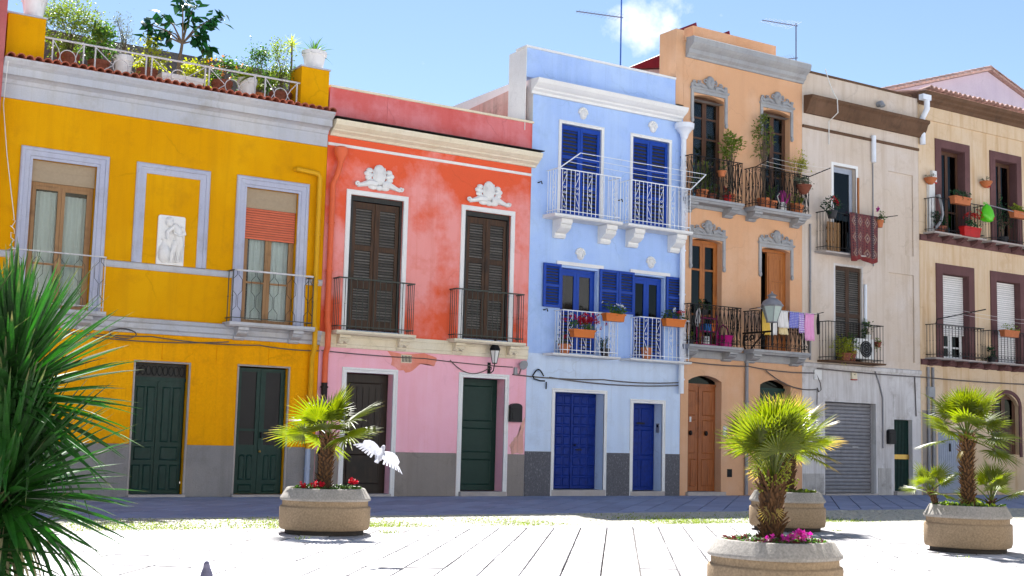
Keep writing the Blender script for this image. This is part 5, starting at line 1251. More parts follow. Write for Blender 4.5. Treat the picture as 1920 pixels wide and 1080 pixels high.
# relief of a draped figure with a water jar
t = thing('relief_plaque', 'white stone relief of a standing figure with a jar, on yellow wall', 'relief', (-9.27, 0, 4.89))
n = 5; pts = []
for cx, cz, a0 in ((-9.03, 5.90, 0), (-9.52, 5.90, 90)): pts += [(cx+.05*math.cos(R(a0+i*90/n)), cz+.05*math.sin(R(a0+i*90/n))) for i in range(n+1)]
MB().plate([(-9.57, 4.89), (-8.98, 4.89)]+pts, -.045, -.002).build('tablet', 'marble', t)
mb = MB(); y = -.055
mb.tube([(-9.13, y, 4.95), (-9.12, y, 5.12), (-9.09, y, 5.36), (-9.12, y, 5.52), (-9.15, y, 5.66), (-9.24, y, 5.76)], [.045, .06, .105, .085, .11, .06], 9)
mb.tube([(-9.27, y, 4.94), (-9.25, y-.01, 5.12), (-9.16, y-.01, 5.40)], [.035, .055, .085], 8); mb.ell((-9.34, y-.02, 5.80), (.08, .075, .095), 10, 8); mb.ell((-9.335, y, 5.85), (.092, .07, .07), 9, 6)
mb.tube([(-9.05, y-.03, 5.70), (-9.01, y-.05, 5.57), (-9.13, y-.08, 5.53), (-9.24, y-.06, 5.58)], [.045, .042, .036, .028], 7); mb.tube([(-9.26, y-.03, 5.70), (-9.38, y-.04, 5.58), (-9.36, y-.04, 5.42)], [.045, .04, .03], 7)
mb.lathe((-9.42, y+.01, 4.93), [(.05, 0), (.115, .08), (.135, .20), (.11, .32), (.055, .40), (.05, .46), (.08, .50)], 12)
for k in range(6): mb.tube([(-9.22+k*.035, y-.05, 4.97), (-9.18+k*.034, y-.075, 5.34)], .011, 5)
mb.build('figure', 'marble', t, True)

# ------------------------------------------------------------------ aerials
def aerial(name, label, x, y, z0, z1, booms, mast):
    t = thing(name, label, 'antenna', (x, y, z0)); MB().tube([(x, y, z0), (x, y, z1)], .022, 6).build('mast', mast, t)
    for z, dx, dy, l, n, w in booms:
        d = Vector((dx, dy, 0)).normalized(); s = Vector((-d.y, d.x, .0)); c = Vector((x, y, z))
        b = MB().tube([c+d*.06, c-d*l], .018, 5).build('boom', 'antenna', t)
        for i in range(n):
            p = c-d*(l*(i+.5)/n); ww = w*(1-.45*i/n); MB().tube([p-s*ww, p+s*ww], .0045, 4).build('element', 'antenna', b)
aerial('rooftop_aerial', 'tall blue aerial mast behind the light blue parapet', 5.0, 3.0, 10.5, 15.2, [(14.02, 1, -.25, 1.45, 12, .32)], 'mast')
aerial('rooftop_aerial', 'thin grey aerial with two booms on the peach house roof', 12.25, 3.0, 12.2, 15.28, [(15.2, 1, -.2, 1.3, 12, .42), (14.1, .5, -.8, .5, 6, .5)], 'antenna')

# ------------------------------------------------------------------ cables along the facades
cable('bundle of grey cables under the yellow house string course', [arc_pts((-11.8, -.10, 3.36), (-9.6, -.10, 3.34), .04), arc_pts((-9.6, -.10, 3.34), (-7.2, -.10, 3.30), .05), arc_pts((-7.2, -.10, 3.30), (-5.75, -.09, 3.26), .03), arc_pts((-11.4, -.11, 3.30), (-7.9, -.11, 3.33), .09), [( -10.2+.28*math.cos(a), -.12, 3.36+.10*math.sin(a)) for a in [i*.45 for i in range(20)]]])
cable('grey cable clipped below the pink house string course', [arc_pts((-5.7, -.09, 3.27), (-3.0, -.02, 3.24), .02), arc_pts((-3.0, -.02, 3.24), (-.5, -.02, 3.16), .02), arc_pts((-2.3, -.03, 3.24), (-1.2, -.03, 3.10), .22)])
cable('grey cables crossing the blue house above its doors', [arc_pts((-.5, -.03, 2.98), (2.3, -.04, 2.98), .04), arc_pts((2.3, -.04, 2.98), (4.85, -.10, 3.02), .05), arc_pts((.6, -.04, 2.96), (4.85, -.08, 2.94), .09)], .016)
cable('black hooked cable hanging on the blue wall by the door', [[(.08+.33*t, -.06, 2.98+.16*math.sin(math.pi*t)) for t in [i/10 for i in range(11)]], [(.08, -.06, 2.98), (.12, -.06, 2.90), (.3, -.06, 2.86), (.45, -.06, 2.86)], [(.5, -.05, 2.84), (.5, -.05, 2.66)]], .018, 'iron')
cable('dark cables below the peach house balconies', [arc_pts((4.95, -.10, 3.60), (7.3, -.10, 3.58), .03), arc_pts((7.3, -.10, 3.58), (9.9, -.08, 3.52), .05), arc_pts((8.0, -.06, 3.5), (10.0, -.06, 3.05), .18), [(10.0, -.06, 3.5), (10.14, -.08, 3.25), (10.18, -.08, 3.05), (10.08, -.08, 2.98), (10.02, -.08, 3.1), (10.03, -.06, 2.6)]], .016)
cable('grey cable run along the beige house first floor', [arc_pts((10.0, -.09, 3.66), (14.6, -.09, 3.62), .02), arc_pts((14.6, -.09, 3.62), (22, -.09, 3.68), .05), arc_pts((14.3, -.03, 3.6), (14.35, -.03, 2.4), 0)], .018)
cable('white cable hanging down the beige house cornice', [arc_pts((10.05, -.40, 12.55), (10.55, -.42, 11.7), .12), [(10.55, -.40, 11.7), (10.55, -.42, 11.3), (10.55, -.06, 11.1), (10.55, -.06, 10.4)]], .016, 'cablew')
cable('pale wire hanging on the yellow house near the red house', [[(-12.90, -.48, 8.6), (-12.86, -.10, 7.8), (-12.72, -.08, 6.8), (-12.5, -.12, 5.5)], [(-12.52+.05*math.sin(i*1.7)+.02*i/9, -.09, 5.5-.05*i+.04*math.sin(i*2.3)) for i in range(14)]], .008, 'cablew')

# ------------------------------------------------------------------ planters and palms
PH = .64
def planter(label, x, y, r, rot, se=3.0, hs=1.0):
    t = thing('planter', label, 'planter', (x, y, 0), 'round-cornered concrete planters on the plaza'); n = 44; c = (x, y, 0)
    MB().lathe(c, [(r*.86, -.02*hs), (r*.87, .07*hs)], n, se, rot).build('foot', 'stonedark', t, True)
    MB().lathe(c, [(r*.90, .062*hs), (r*.965, .07*hs), (r*.985, .09*hs), (r, .14*hs), (r*1.0, .37*hs), (r*.985, .385*hs), (r*.955, .392*hs), (r*.945, .40*hs), (r*.945, .475*hs)], n, se, rot).build('body', 'stone', t, True)
    MB().lathe(c, [(r*.90, .468*hs), (r*.985, .470*hs), (r*1.0, .482*hs), (r*1.0, .50*hs), (r*.985, .512*hs), (r*.87, .632*hs), (r*.855, .64*hs), (r*.80, .64*hs), (r*.785, .63*hs), (r*.78, .56*hs)], n, se, rot, cap=False).build('rim', 'stonerim', t, True)
    MB().lathe(c, [(r*.80, .54*hs), (r*.79, .585*hs)], n, se, rot).build('soil', 'soil', t)
    return t
planter('sandy concrete planter with red flowers in front of the yellow house', -10.03, -9.99, .64, R(-26), 2.3)
planter('nearest concrete planter with magenta flowers under the thick palm', -9.54, -18.47, .575, R(10), 2.3, .88)
planter('concrete planter half hidden behind the thick near palm', -2.07, -11.08, .63, R(-42), 2.4)
planter('rightmost concrete planter with three palms growing in it', -2.53, -15.07, .585, R(-62), 2.4)
def frond_mesh(rng, pet, fan, n=26, arc=125, dry=False):
    """fan leaf along +x: curved stalk, then folded blades that part from each other towards their tips"""
    mb = MB(); pts = []
    for i in range(6):
        t = i/5; pts.append((pet*t, 0, .10*pet*math.sin(t*1.6)-.05*pet*t*t))
    mb.tube(pts, [.012, .010, .009, .008, .007, .006], 5)
    h = Vector(pts[-1])
    for i in range(n):
        a = R(-arc+2*arc*(i+.5)/n)+rng.uniform(-.015, .015); f = abs(a)/R(arc)
        L = fan*(1-.32*f**2.2)*rng.uniform(.92, 1.06); d = Vector((math.cos(a), math.sin(a), 0)); s = Vector((-d.y, d.x, 0))
        wd = fan*R(arc)/n*.50; dr = rng.uniform(.03, .16)+.06*f; base = h+d*.012
        cup = .16*(math.cos(a)-.4)
        def pt(t, side, lift):
            return h+d*(L*t)+s*(side)+Vector((0, 0, cup*fan*t*(1-.4*t)*-.5-dr*L*t**3+lift))
        k = len(mb.v); ws = [(.02, .10), (.36, 1.0), (.70, .66), (1.0, .02)]
        for t, w in ws:
            w = wd*w*t/.36 if t < .37 else wd*w
            mb.v += [tuple(pt(t, -w, 0)), tuple(pt(t, 0, w*.5)), tuple(pt(t, w, 0))]
        for j in range(len(ws)-1):
            q = k+j*3; mb.f += [(q, q+1, q+4, q+3), (q+1, q+2, q+5, q+4)]
    return mb
def palm(name, label, base, th, tr, n, pet, fan, seed, lean=(0, 0), els=(84, -12), group='fan palms in planters', stubs=150, dead=3, fruit=False, az0=0, trunk=True):
    rng = random.Random(seed); t = thing(name, label, 'palm', base, group); b = Vector(base)
    top = b+Vector((lean[0], lean[1], th))
    cen = [b.lerp(top, i/6)+Vector((lean[0]*.15*math.sin(i), 0, 0)) for i in range(7)]
    MB().tube(cen, [tr*1.1, tr*.92, tr*.86, tr*.86, tr*.88, tr*.9, tr*.55], 12).build('trunk', 'trunk', t, True)
    mb = MB()
    for i in range(stubs):
        f = (i+rng.random())/stubs; a = i*2.39996; c = b.lerp(top, f); o = Vector((math.cos(a), math.sin(a), 0)); s = Vector((-o.y, o.x, 0)); w = tr*rng.uniform(.12, .24); l = tr*rng.uniform(.35, .75)*(.9 if f < .8 else 1.5)
        p0 = c+o*tr*.80; p1 = c+o*(tr*.95+l*rng.uniform(.4, .8))+Vector((rng.gauss(0, .012), rng.gauss(0, .012), l*.9)); k = len(mb.v)
        mb.v += [tuple(p0-s*w), tuple(p0+s*w), tuple(p1+s*w*.35+Vector((0, 0, rng.uniform(-.02, .02)))), tuple(p1-s*w*.35), tuple(p0+o*tr*.16-Vector((0, 0, w)))]
        mb.f += [(0+k, 1+k, 2+k, 3+k), (k, k+4, k+1), (k+3, k+2, k+4), (k+1, k+4, k+2), (k, k+3, k+4)]
    stuff(mb.build('leaf_bases', 'fibre', t))
    meshes = [frond_mesh(rng, pet*rng.uniform(.85, 1.15), fan*rng.uniform(.9, 1.08), rng.choice((28, 30, 32)), rng.uniform(105, 135)).mesh('frond', 'palm', True) for _ in range(4)]
    for i in range(n):
        f = i/(n-1); az = az0+i*2.39996+rng.uniform(-.25, .25); el = els[0]+(els[1]-els[0])*f**1.1+rng.uniform(-9, 9)
        s = rng.uniform(.85, 1.08)*(.8+.2*min(1, f*3))
        inst(rng.choice(meshes), 'frond', top+Vector((0, 0, -.05*f)), t, (rng.uniform(-.5, .5), -R(el), az), s)
    if dead:
        dm = frond_mesh(rng, pet*.8, fan*.75, 18, 95).mesh('dry_frond', 'palmtip', True)
        for i in range(dead): inst(dm, 'dry_frond', top-Vector((0, 0, .06)), t, (rng.uniform(-.6, .6), R(rng.uniform(58, 80)), rng.uniform(0, 6.28)), rng.uniform(.45, .7))
    if fruit:
        mb = MB()
        for i in range(26):
            a = rng.uniform(0, 6.28); o = Vector((math.cos(a), math.sin(a), rng.uniform(.3, 1.2))).normalized(); l = rng.uniform(.16, .30); p0 = top-Vector((0, 0, rng.uniform(.0, .16)))
            mb.tube([p0, p0+o*l*.6, p0+o*l], [.006, .005, .003], 4)
            for _ in range(9): q = p0+o*l*rng.uniform(.55, 1.05)+Vector((rng.gauss(0, .02), rng.gauss(0, .02), rng.gauss(0, .02))); mb.ell(q, (.009, .009, .009), 5, 4)
        mb.build('flower_stalks', 'leafyellow', t)
    return t
PZ = .56
palm('fan_palm', 'small fan palm in planter before the yellow house', (-10.06, -9.97, PZ), .82, .10, 12, .36, .54, 31, (.05, 0), (74, -14), dead=1)
palm('fan_palm', 'thick-trunked fan palm in the nearest planter', (-9.56, -18.44, .48), .62, .10, 30, .46, .38, 32, (.02, 0), (94, 42), dead=1, fruit=True, stubs=230)
palm('fan_palm', 'fan palm behind the thick near palm, before the garage shutter', (-2.02, -11.0, PZ), .85, .13, 20, .50, .56, 33, (.05, 0), (86, -30), dead=1)
palm('fan_palm', 'tallest palm of three in the rightmost planter', (-2.50, -15.05, PZ), 1.05, .095, 24, .42, .42, 34, (0, 0), (92, -16), dead=2, stubs=220)
palm('fan_palm', 'small low palm leaning left in the rightmost planter', (-2.86, -14.86, PZ), .26, .05, 8, .26, .30, 35, (-.14, .06), (80, 5), dead=0, stubs=50)
palm('fan_palm', 'small bushy palm on the right in the rightmost planter', (-2.22, -15.20, PZ), .14, .06, 12, .34, .34, 36, (.04, 0), (86, 8), dead=0, stubs=50)
def bedding(label, x, y, r, n, L, mat, seed, flowers, extra=None, arc=None, z=.585):
    rng = random.Random(seed); t = thing('bedding_plants', label, 'flowers', (x, y, .57)); mb = MB(); mb2 = MB()
    for i in range(n):
        a = rng.uniform(*(arc or (0, 6.283))); q = r*math.sqrt(rng.uniform(.25, .95)); p = Vector((x+q*math.cos(a), y+q*math.sin(a), z+rng.uniform(0, .05)))
        leaf(mb2 if extra and rng.random() < extra[1] else mb, p, Vector((rng.uniform(-1, 1), rng.uniform(-1, 1), rng.uniform(.3, 1.2))), L*rng.uniform(.6, 1.3), L*.6, rng.uniform(-1, 1))
    mb.build('foliage', mat, t)
    if extra: mb2.build('foliage', extra[0], t)
    for fm, spots in flowers:
        mb = MB()
        for fx, fy, fz, k in spots: blossoms(mb, (x+fx, y+fy, z+.015+fz), (.05, .05, .03), k, .04, rng)
        mb.build('blossoms', fm, t)
    return t
bedding('red cyclamen and leaves around the palm before the yellow house', -10.03, -9.99, .50, 330, .085, 'leafmid', 41, [('redflower', [(-.40, -.12, .07, 7), (-.30, -.26, .09, 9), (-.18, -.24, .10, 9), (.34, -.22, .12, 8), (.28, -.20, .16, 5)])])
bedding('magenta flowers with dark red leaves around the thick near palm', -9.54, -18.47, .44, 620, .065, 'leafmid', 42, [('pinkflower', [(-.02, -.30, .10, 10), (-.10, -.26, .07, 6), (.08, -.28, .08, 6), (-.22, -.2, .06, 3)])], ('leafred', .5), z=.51)
bedding('low green leaves in the planter behind the near palm', -2.07, -11.08, .48, 160, .11, 'leaf', 43, [])
bedding('green creeper leaves in the rightmost planter', -2.53, -15.07, .50, 330, .085, 'leafmid', 44, [], ('leaf', .3))

# ------------------------------------------------------------------ spiky yuccas at the left edge
rng = random.Random(51)
planter('concrete planter mostly out of the frame under the spiky yucca', -16.60, -17.76, .62, R(20), 2.8, .75)
def sword(rng, L, w, curve, n=7):
    mb = MB(); 
    for i in range(n):
        t = i/(n-1); ww = w*(.55+.45*min(1, t*4))*(1-t**2.6)+.0008; z = -curve*L*t**2.4; x = L*t*(1-.15*curve*t)
        mb.v += [(x, -ww/2, z+ww*.30), (x, 0, z), (x, ww/2, z+ww*.30)]
        if i: q = (i-1)*3; mb.f += [(q, q+1, q+4, q+3), (q+1, q+2, q+5, q+4)]
    return mb
SW = [sword(rng, U(.90, 1.04), U(.056, .068), c).mesh('leaf', 'yucca', True) for c in (.0, .02, .05, .09, .16, .34)]
DRY = [sword(rng, U(.7, .85), .032, c).mesh('dry_leaf', 'drysword', True) for c in (.25, .45, .7)]
def yucca(label, head, foot, n, seed, scale=1.0, dry=0):
    rng = random.Random(seed); t = thing('yucca', label, 'yucca', foot, 'spiky yuccas at the left edge'); hd = Vector(head); ft = Vector(foot)
    MB().tube([ft, ft.lerp(hd, .4)+Vector((.03, 0, 0)), ft.lerp(hd, .8), hd], [.09, .075, .07, .05], 9).build('trunk', 'bark', t, True)
    for i in range(n):
        f = i/n; az = i*2.39996+rng.uniform(-.2, .2); el = 88-128*f**1.05+rng.uniform(-8, 8)
        me = SW[min(5, int(f*6))] if rng.random() < .75 else rng.choice(SW)
        inst(me, 'leaf', hd-Vector((0, 0, .22*f)), t, (rng.uniform(-.4, .4), -R(el), az), scale*rng.uniform(.82, 1.08))
    for i in range(dry): inst(rng.choice(DRY), 'dry_leaf', hd-Vector((0, 0, .22+.1*rng.random())), t, (rng.uniform(-.4, .4), R(rng.uniform(15, 70)), rng.uniform(0, 6.28)), scale*rng.uniform(.7, 1.0))
yucca('tall spiky yucca whose leaves overlap the yellow window', (-16.04, -17.84, 1.70), (-16.10, -17.80, .55), 285, 61, 1.0, 2)
yucca('lower spiky yucca with pale dry leaves near the ground', (-16.06, -17.95, 1.06), (-16.10, -17.92, .55), 285, 62, 1.0, 60)
yucca('spiky yucca cut off by the left picture edge', (-16.46, -17.72, 1.66), (-16.42, -17.74, .45), 200, 63, 1.0, 2)
yucca('short spiky yucca at the bottom left corner', (-16.25, -18.10, .72), (-16.25, -18.10, .0), 130, 64, .8, 26)

# ------------------------------------------------------------------ roof terrace plants
TZ = 8.75; TG = 'potted plants on the yellow house terrace'
potted('potted_tree', 'light green feathery tree at the left of the roof terrace', 'plant', (-11.5, .6, TZ), .22, .50, 'terrabrown', (.70, .5, .60), .66, 3200, .08, .036, 'leaf', 71, TG, clumps=22)
potted('potted_shrub', 'dense green shrub in brown pot, second from the left on the terrace', 'plant', (-10.86, .6, TZ), .22, .46, 'terrabrown', (.36, .3, .36), .34, 800, .10, .055, 'leafmid', 72, TG, flower=('leaforange', 10, .04, (.1, 0, -.1), (.3, .2, .2)))
potted('potted_shrub', 'wispy dusky shrub in a white pot on the terrace', 'plant', (-10.36, .5, TZ+.02), .20, .62, 'whitepot', (.26, .2, .52), .46, 700, .05, .02, 'leafblue', 73, TG, clumps=16, up=.9)
potted('potted_shrub', 'small yellow-green shrub between white pot and rubber plant', 'plant', (-9.84, .5, TZ), .22, .44, 'terrabrown', (.36, .3, .38), .30, 700, .075, .045, 'leafyellow', 74, TG, clumps=14)
# rubber plant with large separate leaves
rng = random.Random(75); t = thing('rubber_plant', 'dark big-leaved rubber plant towering over the terrace rail', 'plant', (-9.08, .6, TZ), TG)
pot(t, (-9.07, .6, TZ), .20, .42, 'whitepot', 'trough', .92)
trk = [(-9.1, .6, TZ+.3), (-9.12, .6, 9.5), (-9.08, .6, 9.8), (-9.06, .6, 10.0)]
mb = MB().tube(trk, [.045, .04, .035, .03], 8); tips = []
for dx, dz in ((-.75, .28), (-.45, .55), (-.15, .85), (.25, .9), (.5, .6), (.75, .8), (.35, .25), (-.3, .25), (.62, .15), (-.62, .05), (.05, .5)):
    e = Vector((-9.06+dx, .6+rng.uniform(-.35, .35), 9.95+dz)); tips.append(e); mb.tube([(-9.06, .6, 9.95), Vector((-9.06, .6, 9.95)).lerp(e, .5)+Vector((0, 0, .08)), e], [.022, .016, .010], 6)
mb.build('trunk', 'bark', t, True)
lm = MB(); leaf(lm, Vector((0, 0, 0)), Vector((1, 0, -.1)), .31, .17, 0, .12, .10)
lm = lm.mesh('leaf', 'leafdark', True)
for e in tips:
    for k in range(13): inst(lm, 'leaf', e+Vector((rng.gauss(0, .09), rng.gauss(0, .09), rng.gauss(0, .08))), t, (rng.uniform(-.8, .8), rng.uniform(-.3, 1.0), rng.uniform(0, 6.28)), rng.uniform(.75, 1.2))
potted('potted_shrub', 'orange-flowered shrub in brown pot right of the rubber plant', 'plant', (-8.14, .5, TZ), .23, .47, 'terrabrown', (.38, .3, .28), .24, 420, .09, .05, 'leafmid', 76, TG, flower=('leaforange', 26, .05, (0, -.1, .08), (.4, .2, .2)))
potted('potted_shrub', 'yellow-green shrub behind the rail beside the orange-flowered plant', 'plant', (-8.62, .8, TZ), .18, .36, 'terrabrown', (.30, .3, .36), .34, 560, .08, .045, 'leafyellow', 77, TG)
t = palm('terrace_palm', 'small yellowish fan palm in a white pot on the terrace', (-7.55, .5, TZ+.50), .05, .05, 9, .16, .34, 78, (0, 0), (80, 10), TG, 12, 0)
pot(t, (-7.55, .5, TZ+.02), .22, .60, 'whitepot')
potted('potted_shrub', 'bushy green shrub right of the white-potted palm', 'plant', (-7.15, .8, TZ), .20, .40, 'terracotta', (.40, .3, .54), .52, 1300, .075, .04, 'leafmid', 79, TG, clumps=16)
potted('potted_shrub', 'loose light green shrub in brown pot near the right pillar', 'plant', (-6.73, .5, TZ), .25, .44, 'terrabrown', (.36, .3, .54), .62, 1000, .075, .035, 'leaf', 80, TG, clumps=16)
def spiky(name, label, c, stem, n, L, w, mat, seed, els=(85, -5), potspec=None, group=TG):
    rng = random.Random(seed); t = thing(name, label, 'plant', c, group); h = Vector(c)
    if potspec: pot(t, c, *potspec); h = h+Vector((0, 0, potspec[1]*.85))
    if stem: MB().tube([h, h+Vector((.02, 0, stem*.5)), h+Vector((0, 0, stem))], [.028, .022, .02], 6).build('stem', 'bark', t, True); h = h+Vector((0, 0, stem))
    ms = [sword(rng, L, w, cc).mesh('leaf', mat, True) for cc in (.05, .2, .4)]
    for i in range(n): inst(ms[i % 3], 'leaf', h, t, (rng.uniform(-.3, .3), -R(els[0]+(els[1]-els[0])*i/n+rng.uniform(-10, 10)), i*2.4), rng.uniform(.8, 1.1))
spiky('dracaena', 'tall thin-stemmed dracaena beside the right terrace pillar', (-6.40, .75, TZ), 1.30, 34, .30, .022, 'leafyellow', 81, (88, -25), (.16, .45, 'terracotta'))
spiky('dracaena', 'short thin-stemmed dracaena behind the right terrace pillar', (-6.22, 1.0, TZ), .75, 24, .28, .022, 'leafmid', 84, (88, -25), (.14, .4, 'terracotta'))
spiky('potted_agave', 'spiky agave in a white pot on the right terrace pillar', (-6.02, .3, 9.80), 0, 30, .46, .05, 'leafmid', 82, (82, -8), (.28, .44, 'whitepot'))
spiky('potted_agave', 'white pot on the left terrace pillar, cut by the top edge', (-12.32, .3, 9.76), 0, 20, .42, .05, 'leafmid', 83, (82, 0), (.25, .46, 'whitepot'))

# ------------------------------------------------------------------ blue house flower boxes and pots
FG = 'orange window boxes on the blue house'
def flowerbox(label, xc, z, L, p, flower, seed, n=150, h=.20, lm='leafmid', fr=(.30, .08, .08), off=(0, -.03, .10), extra=None, mat='plasticpot', cat='flower box', group=FG):
    rng = random.Random(seed); t = thing('flower_box', label, cat, (xc, -p, z), group); pot(t, (xc, -p, z), .10, h, mat, 'trough', L)
    fo, tips = bush((xc, -p, z+h+.08), (L*.55, .13, .13), n, .075, .05, rng, 10); fo.build('foliage', lm, t)
    for fm, nn, fs, o, r in ([(flower[0], flower[1], flower[2], off, fr)] if flower else [])+(extra or []):
        mb = MB(); blossoms(mb, (xc+o[0], -p+o[1], z+h+.08+o[2]), r, nn, fs, rng); mb.build('blossoms', fm, t)
flowerbox('orange box of big crimson geraniums on the left blue house balcony', 1.24, 3.98, .66, .53, ('redflower', 64, .06), 91, fr=(.52, .16, .13), off=(.1, -.05, .16))
flowerbox('orange box with white flowers between the blue shutters', 2.24, 4.46, .60, .50, ('whiteflower', 12, .045), 92, n=220, fr=(.42, .1, .06), off=(.04, -.02, .12))
flowerbox('orange box with red and white flowers at the right blue shutter', 4.24, 4.46, .66, .50, ('redflower', 16, .045), 93, n=200, fr=(.12, .08, .06), off=(.26, -.02, .10), extra=[('whiteflower', 7, .05, (-.02, -.02, .14), (.10, .06, .06))])
potted('potted_plant', 'terracotta pot with a red flower in the left corner of the blue balcony', 'plant', (.92, -.22, 3.57), .16, .24, 'terracotta', (.14, .1, .14), .10, 60, .07, .04, 'leafmid', 94, 'pots on blue balconies', flower=('redflower', 8, .04, (0, 0, .1), (.1, .05, .05)))
potted('potted_plant', 'dark bushy plant in a black pot on the left blue balcony', 'plant', (2.20, -.22, 3.57), .13, .20, 'darkpot', (.17, .14, .17), .12, 220, .055, .03, 'leafdark', 95, 'pots on blue balconies')
potted('potted_plant', 'empty-looking terracotta pot on the right blue balcony', 'plant', (3.56, -.22, 3.57), .15, .30, 'terracotta', (.10, .08, .05), .03, 30, .05, .03, 'leafmid', 96, 'pots on blue balconies')
# ------------------------------------------------------------------ peach house balconies
CG = 'plants on the peach house balconies'
potted('potted_tree', 'leafy tree at the right end of the upper left peach balcony', 'plant', (6.46, -.24, 8.08), .15, .26, 'terracotta', (.36, .22, .52), 1.30, 300, .13, .075, 'leaf', 101, CG, stem=.02, clumps=14)
potted('potted_tree', 'tall slender tree on the upper right peach balcony', 'plant', (7.74, -.24, 8.08), .19, .30, 'terracotta', (.38, .22, .62), 1.75, 300, .12, .06, 'leaf', 102, CG, stem=.02, clumps=14)
potted('potted_tree', 'pale feathery bush at the right of the upper right peach balcony', 'plant', (8.98, -.24, 8.08), .16, .30, 'terracotta', (.38, .2, .40), 1.25, 420, .075, .03, 'leafyellow', 103, CG, stem=.016, clumps=16)
potted('potted_plant', 'grassy plant in orange pot on the upper left peach balcony', 'plant', (5.38, -.26, 8.08), .19, .24, 'terracotta', (.24, .12, .40), .30, 260, .28, .022, 'leaf', 104, CG, up=1.5)
potted('potted_plant', 'trailing plant in brown pot on the upper left peach balcony', 'plant', (5.72, -.28, 8.08), .14, .18, 'terrabrown', (.2, .1, .18), .12, 120, .07, .035, 'leafmid', 105, CG)
potted('potted_plant', 'red-flowered plant in a red pot on the upper left peach balcony', 'plant', (6.28, -.30, 8.08), .13, .20, 'geranium', (.14, .1, .16), .12, 90, .07, .035, 'leafdark', 106, CG, flower=('geranium', 14, .04, (0, -.02, .06), (.14, .08, .1)))
potted('hanging_pot', 'small orange pot hanging on the upper left peach railing', 'plant', (5.86, -.55, 8.72), .12, .16, 'terracotta', (.10, .08, .08), .06, 40, .05, .03, 'leafmid', 107, CG)
potted('potted_plant', 'agave-like plant in terracotta on the upper right peach balcony', 'plant', (7.98, -.30, 8.08), .16, .24, 'terracotta', (.18, .1, .24), .18, 80, .20, .03, 'leafmid', 108, CG, up=1.2)
potted('potted_plant', 'plant in round red pot hung at the right peach railing', 'plant', (9.0, -.56, 8.62), .22, .26, 'terrabrown', (.32, .16, .18), .10, 200, .08, .04, 'leafblue', 109, CG, kind='bowl')
potted('potted_plant', 'green plant in red pot at the foot of the upper right peach railing', 'plant', (9.02, -.30, 8.08), .17, .24, 'terracotta', (.2, .12, .20), .16, 160, .09, .045, 'leaf', 110, CG)
t = thing('watering_can', 'pink and white watering can on the upper right peach balcony', 'watering can', (8.40, -.30, 8.08))
MB().lathe((8.40, -.30, 8.08), [(.11, 0), (.12, .16), (.10, .24), (.08, .26)], 12).build('body', 'whiteplastic', t, True); MB().lathe((8.40, -.30, 8.341), [(.08, 0), (.12, .10), (.11, .28), (.06, .34)], 12).build('top', 'pinkflower', t, True)
MB().tube([(8.5, -.32, 8.3), (8.62, -.34, 8.5), (8.66, -.34, 8.62)], [.03, .02, .028], 8).build('spout', 'pinkflower', t, True); MB().tube([(8.30, -.30, 8.6), (8.20, -.30, 8.5), (8.29, -.30, 8.3)], .014, 6).build('handle', 'whiteplastic', t, True)
ln = thing('drying_line', 'dark clothes rack arms above the upper right peach balcony', 'clothes line', (8.6, -.5, 9.2))
MB().tube([(7.22, -.45, 9.2), (7.42, -.9, 9.42)], .012, 5).build('arm', 'iron', ln); MB().tube([(9.30, -.45, 9.18), (9.62, -1.0, 9.40)], .016, 5).build('arm', 'iron', ln)
for f in (.3, .6, .95): MB().tube(arc_pts((7.22+.2*f, -.45-.45*f, 9.2+.22*f), (9.30+.32*f, -.45-.55*f, 9.18+.22*f), .03), .004, 4).build('wire', 'cablew', ln)
# lower left peach balcony: plastic shelf and a bag
t = thing('plastic_shelf', 'magenta plastic shelf with toys on the lower left peach balcony', 'shelf', (5.65, -.25, 4.04))
for z in (4.06, 4.42, 4.78): MB().box(5.38, 5.92, -.36, -.10, z, z+.03).build('shelf_board', 'magenta', t)
for x in (5.39, 5.90):
    for y in (-.35, -.11): MB().tube([(x, y, 4.04), (x, y, 4.90)], .018, 6).build('post', 'magenta', t)
MB().box(5.50, 5.70, -.34, -.14, 4.451, 4.64).build('blue_box', 'bluetoy', t); MB().box(5.72, 5.86, -.34, -.14, 4.451, 4.66).build('orange_box', 'orangetoy', t); MB().box(5.52, 5.66, -.32, -.14, 4.091, 4.30).build('white_box', 'whiteplastic', t)
t = thing('plastic_basket', 'magenta laundry basket on the lower left peach balcony', 'basket', (6.25, -.24, 4.04))
MB().lathe((6.25, -.24, 4.04), [(.20, 0), (.24, .30), (.26, .32), (.24, .33), (.19, .03)], 14, 3).build('tub', 'magenta', t, True)
MB().tube([(6.02, -.24, 4.35), (6.10, -.24, 4.58), (6.22, -.24, 4.66), (6.36, -.24, 4.58), (6.48, -.24, 4.35)], .022, 6).build('handle', 'magenta', t, True)
t = tag(MB().tube([(5.24, -.3, 4.55), (5.25, -.3, 4.7), (5.27, -.3, 4.95), (5.30, -.3, 5.06)], [.05, .10, .08, .02], 9, flat=.5).build('hanging_cloth', 'clothwhite', None, True), 'crumpled white cloth on the lower left peach railing', 'cloth')
potted('potted_plant', 'small green plant low on the lower left peach balcony', 'plant', (5.02, -.28, 4.04), .10, .14, 'darkpot', (.13, .1, .12), .08, 110, .05, .03, 'leaf', 111, CG)
potted('potted_plant', 'dark leafy plant on the floor of the lower left peach balcony', 'plant', (5.62, -.14, 4.9), .10, .14, 'darkpot', (.26, .1, .16), .10, 150, .08, .04, 'leafdark', 112, CG)
